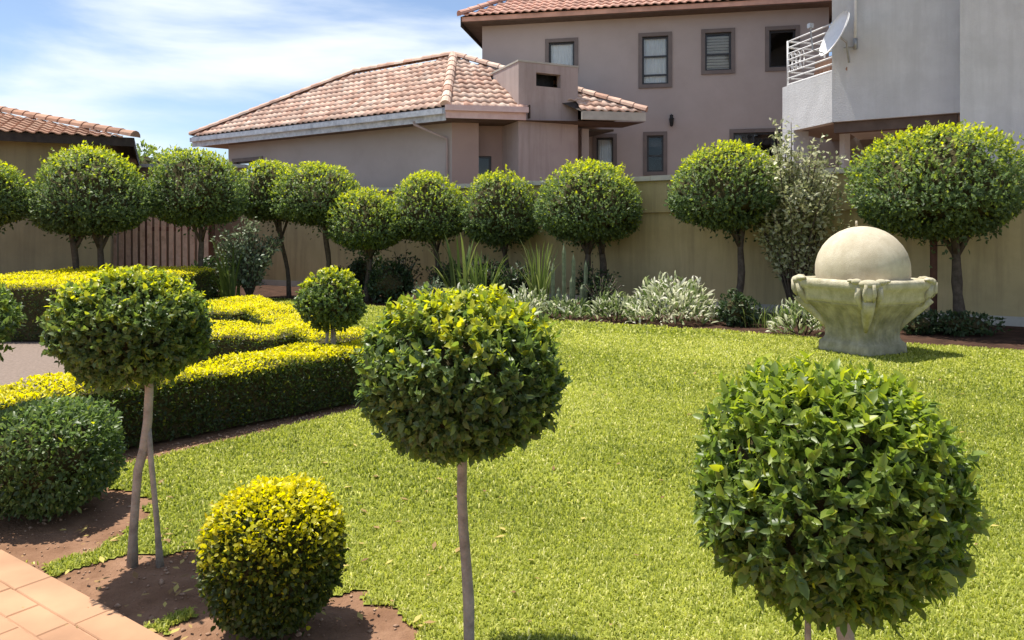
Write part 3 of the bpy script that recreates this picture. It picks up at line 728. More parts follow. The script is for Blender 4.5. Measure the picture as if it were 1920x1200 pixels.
# ------------------------------------------------------------------ white house at the right with balcony
K1, K2, K3 = Vector((8.69, 14.47, 0)), Vector((6.75, 15.75, 0)), Vector((6.32, 17.45, 0))
wh = thing('white_house', 'white rough plastered house with overhanging balcony behind the garden wall at right', 'house', (9, 15, 0))
ka = (K1 - K2).normalized(); kn = Vector((ka.y, -ka.x, 0)); kn = kn if kn.y < 0 else -kn
kc = (K2 - K3).normalized(); kcn = Vector((kc.y, -kc.x, 0)); kcn = kcn if kcn.y < 0 else -kcn
m = MB(); m.prism([tuple((K1 + ka * .5).xy), tuple((K1 + ka * .5 - kn * 4).xy), tuple((K2 - kn * 4).xy), tuple(K2.xy)], 3.84, 8.0); m.build('upper_wall', M['wall_cool'], wh)
m = MB(); m.prism([(8.1, 13.5), (15.0, 12.4), (15.0, 19), (11.4, 18.8)], 0, 8.0); m.build('wall', M['wall_cool'], wh)
m = MB(); m.prism([tuple((K2 + kn * .75 - ka * .95).xy), tuple((K1 + kn * .75 + ka * .2).xy), (15.6, 11.7), (15.6, 19.6), tuple((K2 - kn * 4.4 - ka * .95).xy)], 8.0, 8.2); m.build('roof', M['timber_dark'], wh)  # roof out of view, its overhang added and extended to shade the upper wall
m = MB(); m.obox(K3, kc, kcn, z1, (0, (K2 - K3).length), (-.22, 0), (3.84, 4.90)); m.build('balcony_parapet', M['wall_cool'], wh)
m = MB(); m.prism([tuple((K3 - kcn * .23 + kc * .02).xy), tuple((K2 - kcn * .23).xy), tuple((K2 - kn * 3).xy), tuple((K3 + Vector((2.5, 2.3, 0))).xy)], 3.86, 4.05); m.build('balcony_floor', M['wall_taupe'], wh)
m = MB(); m.obox(K3, kc, kcn, z1, (0, .42), (-.4, -.002), (0, 3.838)); m.build('column', M['wall_cool'], wh)
c2 = at(1584, 300, 17.2)
m = MB(); m.box((c2.x, c2.y, 1.9), (.16, .16, 3.8), .3); m.build('column', M['white_paint'], wh)
kb = K1 - kn * 3.6; kb2 = K3 + Vector((3.0, 3.2, 0))
m = MB(); m.prism([tuple((kb + ka * 2).xy), tuple((kb - ka * 3.9).xy), tuple((kb - ka * 3.9 - kn * .2).xy), tuple((kb + ka * 2 - kn * .2).xy)], 0, 4.7); m.build('rear_wall', M['wall_taupe'], wh)
m = MB(); m.obox(K2, ka, kn, z1, (.02, (K1 - K2).length - .05), (-.35, -.1), (3.62, 3.838)); m.build('beam', M['soffit'], wh)
# railing
rl = thing('balcony_railing', 'white steel railing of horizontal bars on the balcony', 'railing', tuple(K3 + z1 * 4.86))
rp = [K3 - kcn * 1.1 + kc * .05 - z1 * 0, K3 - kcn * .11 + kc * .05, K2 - kcn * .11 - kc * .05]
for i in range(8):
    z = 4.96 + i * .143
    m = MB(); pts = [p + z1 * z for p in rp]
    m.tube(pts[:2], .018, 6); m.tube(pts[1:], .018, 6); m.build('rail', M['white_paint'], rl, True)
for p in (rp[0], rp[1], rp[2]):
    m = MB(); m.tube([p + z1 * 4.86, p + z1 * 5.98], .024, 6); m.build('post', M['white_paint'], rl, True)
for i in range(4):
    p = rp[1].lerp(rp[2], .06 + .09 * i)
    pts = []
    for k in range(9):
        q = k / 8 * 2 * math.pi
        pts.append(p + kc * (.07 * math.cos(q)) + z1 * (5.45 + .22 * math.sin(q)))
    MB().tube(pts, .013, 5).build('scroll', M['white_paint'], rl, True)
# small tiled ledge behind the railing
tl = thing('tiled_ledge', 'small ledge of brown-red barrel tiles behind the white railing', 'ledge', tuple(K2 - kcn * .4 + z1 * 4.9))
o_ = K2 - kcn * .26 - kc * .92
m = MB(); m.obox(o_, kc, -kcn, z1, (0, 1.15), (0, .5), (4.86, 5.34)); m.build('base', M['tile_brown'], tl)
for j in range(3):
    for i in range(4):
        p = o_ + kc * (i * .29) + kcn * .03 + z1 * (4.93 + j * .13) - kcn * (j * .06)
        m = MB(); m.tube([p, p + kc * .27], .055, 8); m.build('tile', M['tile_brown'], tl)
# dish
dc = at(1563, 62, 15.2)
ds = thing('satellite_dish', 'white satellite dish seen nearly edge-on beside the balcony', 'dish', tuple(dc))
ax = Vector((-.90, -.06, .42)).normalized(); sx = ax.cross(z1).normalized(); sy = sx.cross(ax)
V, F = [], []
rr, sg = 4, 24
V.append(dc - ax * .1)
for i in range(1, rr + 1):
    f_ = i / rr
    for k in range(sg):
        q = 2 * math.pi * k / sg
        V.append(dc - ax * .1 * (1 - f_ * f_) + (sx * .44 * math.cos(q) + sy * .5 * math.sin(q)) * f_)
for k in range(sg):
    F.append((0, 1 + k, 1 + (k + 1) % sg))
    for i in range(rr - 1):
        a = 1 + i * sg
        F.append((a + k, a + sg + k, a + sg + (k + 1) % sg, a + (k + 1) % sg))
nV_ = len(V); V2_ = [Vector(p) - ax * .02 for p in V]
F2_ = [tuple(reversed([i + nV_ for i in f])) for f in F]
a = 1 + (rr - 1) * sg
rimf = [(a + k, a + (k + 1) % sg, a + (k + 1) % sg + nV_, a + k + nV_) for k in range(sg)]
MB().add(V + V2_, F + F2_ + rimf).build('reflector', M['white_paint'], ds, True)
m = MB(); m.tube([dc - sy * .46, dc - sy * .5 + ax * .25, dc + ax * .48 - sy * .12], .014, 6); m.box(tuple(dc + ax * .5 - sy * .08), (.09, .09, .09), .3); m.build('feed_arm', M['grey_metal'], ds)
wp = dc - ax * .12
m = MB(); m.tube([wp, wp + Vector((.18, .05, -.12)), wp + Vector((.3, .2, -.5))], .025, 6); m.build('mount', M['grey_metal'], ds)
# pipe on the wall
pa = K2.lerp(K1, .20)
pp = thing('wall_pipe', 'thin white vertical pipe with side bracket on the white house wall', 'pipe', tuple(pa + kn * .08 + z1 * 5.2))
b = pa + kn * .08
m = MB(); m.tube([b + z1 * 5.36, b + z1 * 7.98], .032, 8); m.build('pipe', M['white_paint'], pp, True)
m = MB(); m.tube([b + z1 * 5.36, b + z1 * 5.36 - ka * .22], .016, 6); m.tube([b + z1 * 5.3, b + z1 * 5.52], .045, 8); m.build('bracket', M['grey_metal'], pp, True)

# ------------------------------------------------------------------ foliage tools
LT6 = (np.array([(0, 0, 0), (.30, .46, .06), (.68, .42, .02), (1, 0, -.14), (.68, -.42, .02), (.30, -.46, .06), (.5, 0, -.02)]), np.array([(0, 5, 6), (0, 6, 1), (1, 6, 2), (2, 6, 3), (3, 6, 4), (4, 6, 5)]))
LT2 = (np.array([(0, 0, 0), (.48, .5, .1), (1, 0, -.06), (.48, -.5, .1)]), np.array([(0, 2, 1), (0, 3, 2)]))
def unit(a):
    return a / np.maximum(np.linalg.norm(a, axis=1, keepdims=True), 1e-9)
def leaf_frames(Nn, n, out=.6, rnd=.8, up=.35, face=.35):
    A = unit(Nn * out + rng.normal(0, 1, (n, 3)) * rnd * .58 + np.array([0, 0, up * .5]))
    Wv = Nn * face + np.array([0, 0, .7]) + rng.normal(0, .5, (n, 3))
    S = unit(np.cross(Wv, A)); Wv = np.cross(A, S)
    return A, S, Wv
def leaf_mesh(name, P, A, S, Wv, Ln, Wd, tone, tmpl):
    tv, tt = tmpl; k = len(tv)
    V = P[:, None, :] + A[:, None, :] * (tv[None, :, 0:1] * Ln[:, None, None]) + S[:, None, :] * (tv[None, :, 1:2] * Wd[:, None, None]) + Wv[:, None, :] * (tv[None, :, 2:3] * Ln[:, None, None])
    T = (np.arange(len(P))[:, None, None] * k + tt[None]).reshape(-1, 3)
    return fast_mesh(name, V.reshape(-1, 3), T, np.repeat(tone, k), smooth=True)
def bumps(d, amp, k=7, freq=3.5):
    r = np.ones(len(d))
    for i in range(k):
        w = rng.normal(0, 1, 3); w *= freq * rng.uniform(.5, 1.6) / np.linalg.norm(w)
        r += amp / k * 2.2 * np.sin(d @ w + rng.uniform(0, 6.28))
    return r
def crown_pts(n, c, rx, ry, ru, rd, amp, boxy=1.0, shell=.3, inner=.35, stray_k=.02):
    d = unit(rng.normal(0, 1, (n, 3)))
    if boxy != 1.0:
        d2 = np.sign(d) * np.abs(d) ** boxy
        # superquadric radius
        p_ = 2 / boxy
        rad = 1 / np.power((np.abs(d) ** p_).sum(1), 1 / p_)
        e = d * rad[:, None]
    else:
        e = d
    t = 1 - np.abs(rng.normal(0, shell * .35, n))
    deep = rng.random(n) < inner
    t[deep] = rng.uniform(.62, .95, deep.sum())
    stray = rng.random(n) < stray_k
    t[stray] = rng.uniform(1.02, 1.08, stray.sum())
    b = bumps(d, amp) * bumps(d, amp * .75, 12, 9.0)
    sc = np.stack([np.full(n, rx), np.full(n, ry), np.where(d[:, 2] > 0, ru, rd)], 1)
    P = np.array(c) + e * sc * (t * b)[:, None]
    Nn = unit(d / sc)
    return P, Nn, d, t
def core_blob(name, c, rx, ry, ru, rd, k, parent, seed=0):
    V, F = [], []; nu, nv = 14, 9
    for j in range(nv + 1):
        th = math.pi * j / nv
        for i in range(nu):
            ph = 2 * math.pi * i / nu
            dz = math.cos(th); r_ = math.sin(th); s = k * (1 + .1 * math.sin(3 * ph + j + seed) + .06 * math.sin(5 * ph - 2 * j))
            V.append((c[0] + rx * s * r_ * math.cos(ph), c[1] + ry * s * r_ * math.sin(ph), c[2] + (ru if dz > 0 else rd) * s * dz))
    for j in range(nv):
        for i in range(nu):
            F.append((j * nu + i, (j + 1) * nu + i, (j + 1) * nu + (i + 1) % nu, j * nu + (i + 1) % nu))
    return MB().add(V, F).build(name, M['twig'], parent)
def wobble_path(a, b, n, amp):
    a, b = Vector(a), Vector(b); pts = []
    ph = random.uniform(0, 6); ph2 = random.uniform(0, 6)
    for i in range(n + 1):
        f_ = i / n; p = a.lerp(b, f_); e = math.sin(math.pi * f_) if 0 < f_ < 1 else 0
        pts.append(p + Vector((amp * e * math.sin(f_ * 5 + ph) , amp * e * math.sin(f_ * 6 + ph2), 0)))
    return pts

def ball(parent, c, rx, ry, ru, rd, n, ln, wd, mat, fresh=.5, base=.3, amp=.05, boxy=1.0, tmpl=LT6, name='crown', droop=.35, singles=0, core=.7, inner=.3, shell=.3, top0=.0, out=.6, shoot=1):
    P, Nn, d, t = crown_pts(n // shoot, c, rx, ry, ru, rd, amp, boxy, shell, inner)
    n = len(P)
    gap = (bumps(d, .55, 10, 8.0) - 1) * min(1.0, amp / .06)          # thin spots where the twigs stand apart
    keep = (rng.random(n) < 1.02 + 1.5 * gap) | (t < .8)
    P, Nn, d, t = P[keep], Nn[keep], d[keep], t[keep]; n = len(P)
    if shoot > 1:                             # leaves stand in small rosettes round their shoot tips
        low = np.clip(-d[:, 2], 0, 1)[:, None]
        D = unit(Nn * .8 + np.array([0, 0, .55]) * (1 - 1.6 * low) + rng.normal(0, .3, (n, 3)))
        X1 = unit(np.cross(D, rng.normal(0, 1, (n, 3)))); X2 = np.cross(D, X1)
        k_ = np.tile(np.arange(shoot), n); rp_ = lambda a: np.repeat(a, shoot, axis=0)
        al = np.radians(28 + 60 * (k_ / (shoot - 1)) + rng.normal(0, 13, n * shoot)); ph = k_ * 2.4 + rp_(rng.uniform(0, 6.28, n)) + rng.normal(0, .25, n * shoot)
        Dr = rp_(D); rad = rp_(X1) * np.cos(ph)[:, None] + rp_(X2) * np.sin(ph)[:, None]
        A = unit(Dr * np.cos(al)[:, None] + rad * np.sin(al)[:, None] - np.array([0, 0, 1.0]) * rp_(low) * droop)
        P = rp_(P) - Dr * (ln * .75 * k_ / (shoot - 1))[:, None]
        tsh = rp_(rng.normal(0, .10, n)); Nn, d, t = rp_(Nn), rp_(d), rp_(t); n = n * shoot
        Wv = Dr + rng.normal(0, .22, (n, 3)); S = unit(np.cross(Wv, A)); Wv = np.cross(A, S)
    else:
        tsh = 0
        A, S, Wv = leaf_frames(Nn, n, out=out)
        low = np.clip(-d[:, 2], 0, 1)[:, None]
        A = unit(A - np.array([0, 0, 1.0]) * low * droop * 1.6)
        S = unit(np.cross(Wv, A)); Wv = np.cross(A, S)
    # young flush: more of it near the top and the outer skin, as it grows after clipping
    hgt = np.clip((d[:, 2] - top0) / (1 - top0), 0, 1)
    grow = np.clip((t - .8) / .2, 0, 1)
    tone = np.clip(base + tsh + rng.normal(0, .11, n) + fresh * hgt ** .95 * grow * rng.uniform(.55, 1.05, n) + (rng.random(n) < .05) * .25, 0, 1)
    sv = rng.uniform(.45, 1.3, n); Ln = ln * sv; Wd = wd * (.3 + .7 * sv) * rng.uniform(.75, 1.2, n)
    P = P - A * (Ln * .4)[:, None]
    if singles:
        toc = np.array([0, 0, CAM_H]) - np.array(c); toc /= np.linalg.norm(toc)
        score = (P - np.array(c)) @ toc / max(rx, ry) + .25 * t + rng.uniform(0, .35, n)
        idx = np.argsort(-score); one = idx[:singles]; restm = np.ones(n, bool); restm[one] = False
        # dome for the joined leaves
        crown = link(name, leaf_mesh(name, P[restm], A[restm], S[restm], Wv[restm], Ln[restm], Wd[restm], tone[restm], tmpl), mat, parent)
        tag(crown, kind='stuff')
        vm_ = []
        for k in range(10):
            tv, tt = LT6
            W_ = tv.copy(); W_[:, 1] *= wd / ln
            me = fast_mesh('leaf', W_, tt, np.full(7, .08 + .1 * k), smooth=True); me.materials.append(mat); vm_.append(me)
        for i in one:
            ob = bpy.data.objects.new('leaf', vm_[int(min(9, max(0, round((tone[i] - .08) / .1))))]); COL.objects.link(ob); ob.parent = crown
            s_ = float(Ln[i])
            Mx = Matrix(((A[i, 0] * s_, S[i, 0] * s_, Wv[i, 0] * s_, P[i, 0]), (A[i, 1] * s_, S[i, 1] * s_, Wv[i, 1] * s_, P[i, 1]), (A[i, 2] * s_, S[i, 2] * s_, Wv[i, 2] * s_, P[i, 2]), (0, 0, 0, 1)))
            ob.matrix_basis = Mx
    else:
        crown = link(name, leaf_mesh(name, P, A, S, Wv, Ln, Wd, tone, tmpl), mat, parent)
        tag(crown, kind='stuff')
    if core:
        core_blob('branches', c, rx, ry, ru, rd, core, parent, random.random() * 6)
    return crown

def hedge(label, p0, p1, wdt, h, n, ln, mat, fresh, base_, cat='hedge', topf=1.0, z0=.03, name='clipped_hedge', group=None, taper=0.0):
    p0, p1 = np.array(p0, float), np.array(p1, float)
    d = (p1 - p0); LL_ = np.linalg.norm(d); d /= LL_; nn = np.array([-d[1], d[0]])
    th = thing(name, label, cat, (float((p0[0] + p1[0]) / 2), float((p0[1] + p1[1]) / 2), 0), group)
    areas = np.array([LL_ * wdt, LL_ * h, LL_ * h, wdt * h, wdt * h]); f_ = rng.choice(5, n, p=areas / areas.sum())
    s = rng.uniform(0, LL_, n); w = rng.uniform(-wdt / 2, wdt / 2, n); z = rng.uniform(z0, h, n); N3 = np.zeros((n, 3))
    k = f_ == 0; z[k] = h; N3[k] = (0, 0, 1)
    k = f_ == 1; w[k] = -wdt / 2; N3[k] = (-nn[0], -nn[1], 0)
    k = f_ == 2; w[k] = wdt / 2; N3[k] = (nn[0], nn[1], 0)
    k = f_ == 3; s[k] = 0; N3[k] = (-d[0], -d[1], 0)
    k = f_ == 4; s[k] = LL_; N3[k] = (d[0], d[1], 0)
    # rounded shoulders
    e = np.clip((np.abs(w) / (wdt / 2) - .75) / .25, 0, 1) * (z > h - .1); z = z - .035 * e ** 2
    # undulation and depth
    und = .012 * np.sin(s * 4.1 + 1) + .010 * np.sin(s * 9.3 + w * 6)
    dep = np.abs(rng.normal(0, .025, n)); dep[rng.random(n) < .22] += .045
    P = np.stack([p0[0] + d[0] * s + nn[0] * w, p0[1] + d[1] * s + nn[1] * w, z + und * (z / h)], 1) + N3 * (und * .8 - dep)[:, None]
    P[:, 2] = np.maximum(P[:, 2], .02)
    A, S, Wv = leaf_frames(N3, n, out=.4, face=1.1)
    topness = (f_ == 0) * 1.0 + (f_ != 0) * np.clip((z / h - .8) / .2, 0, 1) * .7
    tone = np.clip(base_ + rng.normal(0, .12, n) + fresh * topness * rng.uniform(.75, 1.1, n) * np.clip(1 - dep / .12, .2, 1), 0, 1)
    Ln = ln * rng.uniform(.65, 1.25, n); Wd = ln * .5 * rng.uniform(.8, 1.2, n)
    tag(link('foliage', leaf_mesh('foliage', P - A * (Ln * .4)[:, None], A, S, Wv, Ln, Wd, tone, LT2), mat, th), kind='stuff')
    m = MB(); ins = .075
    m.obox((p0[0], p0[1], 0), (d[0], d[1], 0), (nn[0], nn[1], 0), (0, 0, 1), (ins, LL_ - ins), (-wdt / 2 + ins, wdt / 2 - ins), (.02, h - ins)); m.build('branches', M['twig'], th)
    return th

def limbs(mb, top, c, rx, ru, rd, n, r0):
    top = Vector(top)
    for i in range(n):
        q = 2 * math.pi * (i + random.random() * .6) / n
        e = Vector((c[0] + rx * .62 * math.cos(q), c[1] + rx * .62 * math.sin(q), c[2] + random.uniform(-.1, .5) * ru))
        mid = top.lerp(e, .5) + Vector((0, 0, -.05))
        mb.tube([top - Vector((0, 0, .04)), mid, e], [r0, r0 * .7, r0 * .3], 6)

# ------------------------------------------------------------------ near topiary standards
def standard(name, label, base, c, rx, ru, rd, n, ln, wd, mat, r0, stems, fresh, basetone, singles, group, amp=.05, ry=None, cat='tree', core=.68):
    th = thing(name, label, cat, (base[0], base[1], 0), group)
    m = MB()
    for st_ in stems:
        if len(st_) == 2:
            m.tube([Vector(p) for p in st_[0]], st_[1], 9); continue
        bx, by, tx, ty, rr = st_
        top = (tx, ty, c[2] - rd * .55)
        pts = wobble_path((bx, by, -.02), top, 7, .012)
        m.tube(pts, [rr * (1.12 - .3 * i / 7) * (1.35 if i == 0 else random.uniform(.93, 1.09)) for i in range(8)], 9)
    limbs(m, (c[0], c[1], c[2] - rd * .6), c, rx, ru, rd, 6, r0 * .6)
    m.build('trunk', M['bark_pale'], th, True)
    ball(th, c, rx, ry or rx, ru, rd, n, ln, wd, mat, fresh, basetone, amp, singles=singles, core=core, shell=.3, inner=.2, shoot=5)
    return th
TG = 'ball-clipped standard trees in the near bed'
Y = 1.92
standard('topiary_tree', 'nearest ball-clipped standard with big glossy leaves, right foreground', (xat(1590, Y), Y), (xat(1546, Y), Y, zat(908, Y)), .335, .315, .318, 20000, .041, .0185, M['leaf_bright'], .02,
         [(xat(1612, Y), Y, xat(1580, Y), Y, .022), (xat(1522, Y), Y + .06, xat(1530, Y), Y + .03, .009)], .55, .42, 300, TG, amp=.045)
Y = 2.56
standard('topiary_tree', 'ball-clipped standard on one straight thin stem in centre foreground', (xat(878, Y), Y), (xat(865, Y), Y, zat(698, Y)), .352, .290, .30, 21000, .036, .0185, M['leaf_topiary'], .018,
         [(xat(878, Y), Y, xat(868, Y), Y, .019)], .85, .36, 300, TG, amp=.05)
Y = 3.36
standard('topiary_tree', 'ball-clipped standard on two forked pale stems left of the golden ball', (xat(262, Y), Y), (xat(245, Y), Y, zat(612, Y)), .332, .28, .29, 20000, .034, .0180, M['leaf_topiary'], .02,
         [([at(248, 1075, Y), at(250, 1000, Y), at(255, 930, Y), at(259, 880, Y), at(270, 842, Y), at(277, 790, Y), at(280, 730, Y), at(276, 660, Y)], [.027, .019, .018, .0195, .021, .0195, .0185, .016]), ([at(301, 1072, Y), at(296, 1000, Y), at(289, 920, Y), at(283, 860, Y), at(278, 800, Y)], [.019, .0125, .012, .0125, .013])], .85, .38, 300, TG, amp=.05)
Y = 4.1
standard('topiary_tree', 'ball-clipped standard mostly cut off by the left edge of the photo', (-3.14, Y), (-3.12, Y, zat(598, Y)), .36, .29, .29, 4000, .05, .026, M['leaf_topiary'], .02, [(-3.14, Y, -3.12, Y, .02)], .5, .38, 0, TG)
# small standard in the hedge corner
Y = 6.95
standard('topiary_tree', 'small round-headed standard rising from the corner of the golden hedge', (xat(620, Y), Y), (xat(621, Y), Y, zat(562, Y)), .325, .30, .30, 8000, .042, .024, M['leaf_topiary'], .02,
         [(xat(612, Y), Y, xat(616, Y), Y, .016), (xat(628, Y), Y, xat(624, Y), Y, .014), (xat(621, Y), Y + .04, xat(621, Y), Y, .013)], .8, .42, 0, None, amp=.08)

# golden ball and left bush
Y = 2.80
gb = thing('golden_ball_shrub', 'round golden-yellow clipped shrub low in the soil bed', 'shrub', (xat(515, Y), Y, 0))
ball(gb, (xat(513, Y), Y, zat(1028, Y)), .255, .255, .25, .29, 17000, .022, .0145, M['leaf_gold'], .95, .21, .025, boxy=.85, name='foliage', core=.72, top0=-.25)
m = MB()
for i in range(7):
    q = 6.28 * i / 7; m.tube([(xat(515, Y) + .04 * math.cos(q), Y + .04 * math.sin(q), -.02), (xat(515, Y) + .1 * math.cos(q), Y + .1 * math.sin(q), .3)], [.009, .005], 6)
m.build('stem', M['bark'], gb, True)
lb = thing('box_shrub', 'squat dark green clipped shrub on bare soil at the left edge', 'shrub', (-2.4, 4.0, 0))
ball(lb, (-2.50, 4.02, .31), .335, .335, .27, .28, 11000, .033, .018, M['leaf_topiary'], .22, .34, .04, boxy=.62, name='foliage', core=.76)
m = MB()
for i in range(6):
    q = 6.28 * i / 6; m.tube([(-2.5 + .05 * math.cos(q), 4.02 + .05 * math.sin(q), -.02), (-2.5 + .15 * math.cos(q), 4.02 + .15 * math.sin(q), .3)], [.012, .006], 6)
m.build('stem', M['bark'], lb, True)

# ------------------------------------------------------------------ golden parterre hedges
HG = 'clipped golden parterre hedges'
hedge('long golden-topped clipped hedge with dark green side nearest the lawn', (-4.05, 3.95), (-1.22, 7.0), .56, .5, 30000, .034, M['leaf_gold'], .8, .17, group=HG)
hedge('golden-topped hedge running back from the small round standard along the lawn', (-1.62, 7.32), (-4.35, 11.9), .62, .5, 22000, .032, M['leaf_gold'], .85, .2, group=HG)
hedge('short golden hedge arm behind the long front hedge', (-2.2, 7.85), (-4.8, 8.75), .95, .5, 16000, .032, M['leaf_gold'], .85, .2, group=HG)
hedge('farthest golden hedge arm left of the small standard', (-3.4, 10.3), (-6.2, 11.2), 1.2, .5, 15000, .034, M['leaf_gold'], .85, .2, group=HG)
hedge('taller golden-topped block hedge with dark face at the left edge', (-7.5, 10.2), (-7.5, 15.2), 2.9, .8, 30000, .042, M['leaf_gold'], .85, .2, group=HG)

# ------------------------------------------------------------------ row of clipped standards along the wall
BG = 'mushroom-clipped standards along the wall'
#   px centre, top, bottom, width, depth, trunk px (base), label
rows = [(-38, 288, 428, 168, 13.8, [(-30, -38)], 'dome-clipped standard cut by the left edge before the olive house'),
        (171, 268, 445, 206, 14.6, [(146, 132), (186, 190)], 'dome-clipped standard with two dark stems in front of the olive house wall'),
        (369, 274, 425, 180, 15.6, [(384, 372)], 'dome-clipped standard in front of the slatted gate'),
        (503, 294, 415, 128, 17.4, [(542, 524)], 'narrow dome-clipped standard half hidden behind its right neighbour'),
        (597, 297, 424, 168, 17.0, [(613, 610)], 'dome-clipped standard before the end of the pink building'),
        (686, 352, 470, 146, 16.3, [(690, 686), (702, 696)], 'lowest dome-clipped standard of the row, with bushy underside'),
        (800, 316, 456, 152, 16.6, [(822, 812)], 'dome-clipped standard left of the dark doorway of the pink building'),
        (936, 314, 462, 152, 16.2, [(950, 942)], 'dome-clipped standard below the pink chimney'),
        (1105, 295, 458, 204, 15.0, [(1100, 1098), (1132, 1122)], 'broad dome-clipped standard right of the pink chimney'),
        (1358, 260, 432, 216, 13.4, [(1376, 1398)], 'dome-clipped standard on a leaning crooked trunk'),
        (1757, 224, 452, 298, 11.5, [(1804, 1784)], 'largest dome-clipped standard, on a knotty trunk behind the fountain')]
for (px, ty, by, wpx, Y, tr, lab) in rows:
    rx = wpx / 2 / FPX * Y * 1.0; zt_, zb_ = zat(ty, Y), zat(by, Y); hgt = zt_ - zb_
    fz = random.uniform(.30, .38); c = (xat(px, Y), Y, zb_ + hgt * fz)
    th = thing('clipped_tree', lab, 'tree', (xat(tr[0][0], Y), Y, 0), BG)
    nl = int(13000 * (rx / .95) ** 2 * (14.5 / Y) ** .5) + 2200
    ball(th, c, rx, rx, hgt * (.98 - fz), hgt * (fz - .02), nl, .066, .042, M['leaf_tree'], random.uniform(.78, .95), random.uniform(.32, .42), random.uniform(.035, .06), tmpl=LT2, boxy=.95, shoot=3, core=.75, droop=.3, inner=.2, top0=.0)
    m = MB()
    for (b0_, t0_) in tr:
        r0 = .048 * rx / .9 + .008
        topz = zb_ + hgt * .18
        a = Vector((xat(b0_, Y), Y, -.03)); b = Vector((xat(t0_, Y), Y, topz))
        pts = wobble_path(a, b, 9, .05)
        m.tube(pts, [r0 * (1.15 - .04 * i) * random.uniform(.9, 1.12) for i in range(10)], 8)
        fk = pts[6]
        for k in range(4):
            q = random.uniform(0, 6.28); e = fk + Vector((rx * .45 * math.cos(q), rx * .45 * math.sin(q), topz - fk.z + hgt * .15))
            m.tube([fk, fk.lerp(e, .5) + Vector((0, 0, .06)), e], [r0 * .6, r0 * .5, r0 * .3], 6)
    limbs(m, (xat(tr[0][1], Y), Y, zb_ + hgt * .18), c, rx, hgt * .5, hgt * .4, 6, .03)
    m.build('trunk', M['bark'], th, True)
    # sparse skirt of shoots below the clipped dome
    k = int(800 * rx / .9)
    q = rng.uniform(0, 6.283, k); rr_ = rx * .62 * np.sqrt(rng.random(k))
    P = np.stack([c[0] + rr_ * np.cos(q) + (xat(tr[0][1], Y) - c[0]) * .5, Y + rr_ * np.sin(q), zb_ + hgt * .2 - np.abs(rng.normal(0, .26, k)) * (1 - rr_ / rx)], 1)
    Nn = unit(np.stack([np.cos(q) * .5, np.sin(q) * .5, np.full(k, -.6)], 1))
    A, S, Wv = leaf_frames(Nn, k)
    tag(link('skirt_shoots', leaf_mesh('skirt_shoots', P, A, S, Wv, rng.uniform(.06, .1, k), rng.uniform(.035, .055, k), np.clip(rng.normal(.2, .12, k), 0, 1), LT2), M['leaf_tree'], th), kind='stuff')

# stake beside the largest tree
st = thing('tree_stake', 'straight dark timber stake beside the largest clipped tree', 'stake', (xat(1750, 11.9), 11.9, 0))
m = MB(); m.tube([(xat(1750, 11.9), 11.9, -.1), (xat(1750, 11.9) + .01, 11.9, 2.15)], .055, 8); m.build('pole', M['gate_dark'], st, True)
m = MB(); m.tube([(xat(1750, 11.9), 11.84, 1.3), (xat(1790, 11.5), 11.46, 1.32)], .008, 5); m.build('tie', M['black_metal'], st)

# ------------------------------------------------------------------ looser plants
def twiggy(label, name, base, top, spread, nbr, nleaf, ln, wd, mat, group=None, cat='shrub', base_tone=.5, sd=.2, low=.25):
    base = Vector(base); th = thing(name, label, cat, tuple(base))
    m = MB(); P, Nn = [], []
    for i in range(nbr):
        q = random.uniform(0, 6.28); rr_ = spread * math.sqrt(random.random()); hz = top * random.uniform(.6, 1.0) * (1 - .25 * (rr_ / spread) ** 2)
        e = base + Vector((rr_ * math.cos(q), rr_ * math.sin(q), hz)); mid = base.lerp(e, .5) + Vector((-.1 * rr_ * math.cos(q), -.1 * rr_ * math.sin(q), .12 * hz))
        pts = []
        for k in range(6):
            f_ = k / 5; pts.append(base.lerp(mid, f_).lerp(mid.lerp(e, f_), f_))
        m.tube(pts, [.018 * (1 - f_ / 6) + .003 for f_ in range(6)], 5)
        for k in range(max(1, nleaf // nbr)):
            f_ = random.uniform(low, 1.02) ; j = min(4, int(f_ * 5)); p = pts[j].lerp(pts[j + 1], f_ * 5 - j)
            o = Vector((random.gauss(0, 1), random.gauss(0, 1), random.gauss(0, .6)))
            P.append(p + o * ln * .55); Nn.append((o + Vector((0, 0, .3))).normalized())
    P = np.array(P); Nn = np.array(Nn); n = len(P)
    m.build('stem', M['bark'], th, True)
    A, S, Wv = leaf_frames(Nn, n, out=.5, rnd=.9)
    tag(link('foliage', leaf_mesh('foliage', P, A, S, Wv, ln * rng.uniform(.6, 1.25, n), wd * rng.uniform(.7, 1.2, n), np.clip(rng.normal(base_tone, sd, n), 0, 1), LT2), mat, th), kind='stuff')
    return th
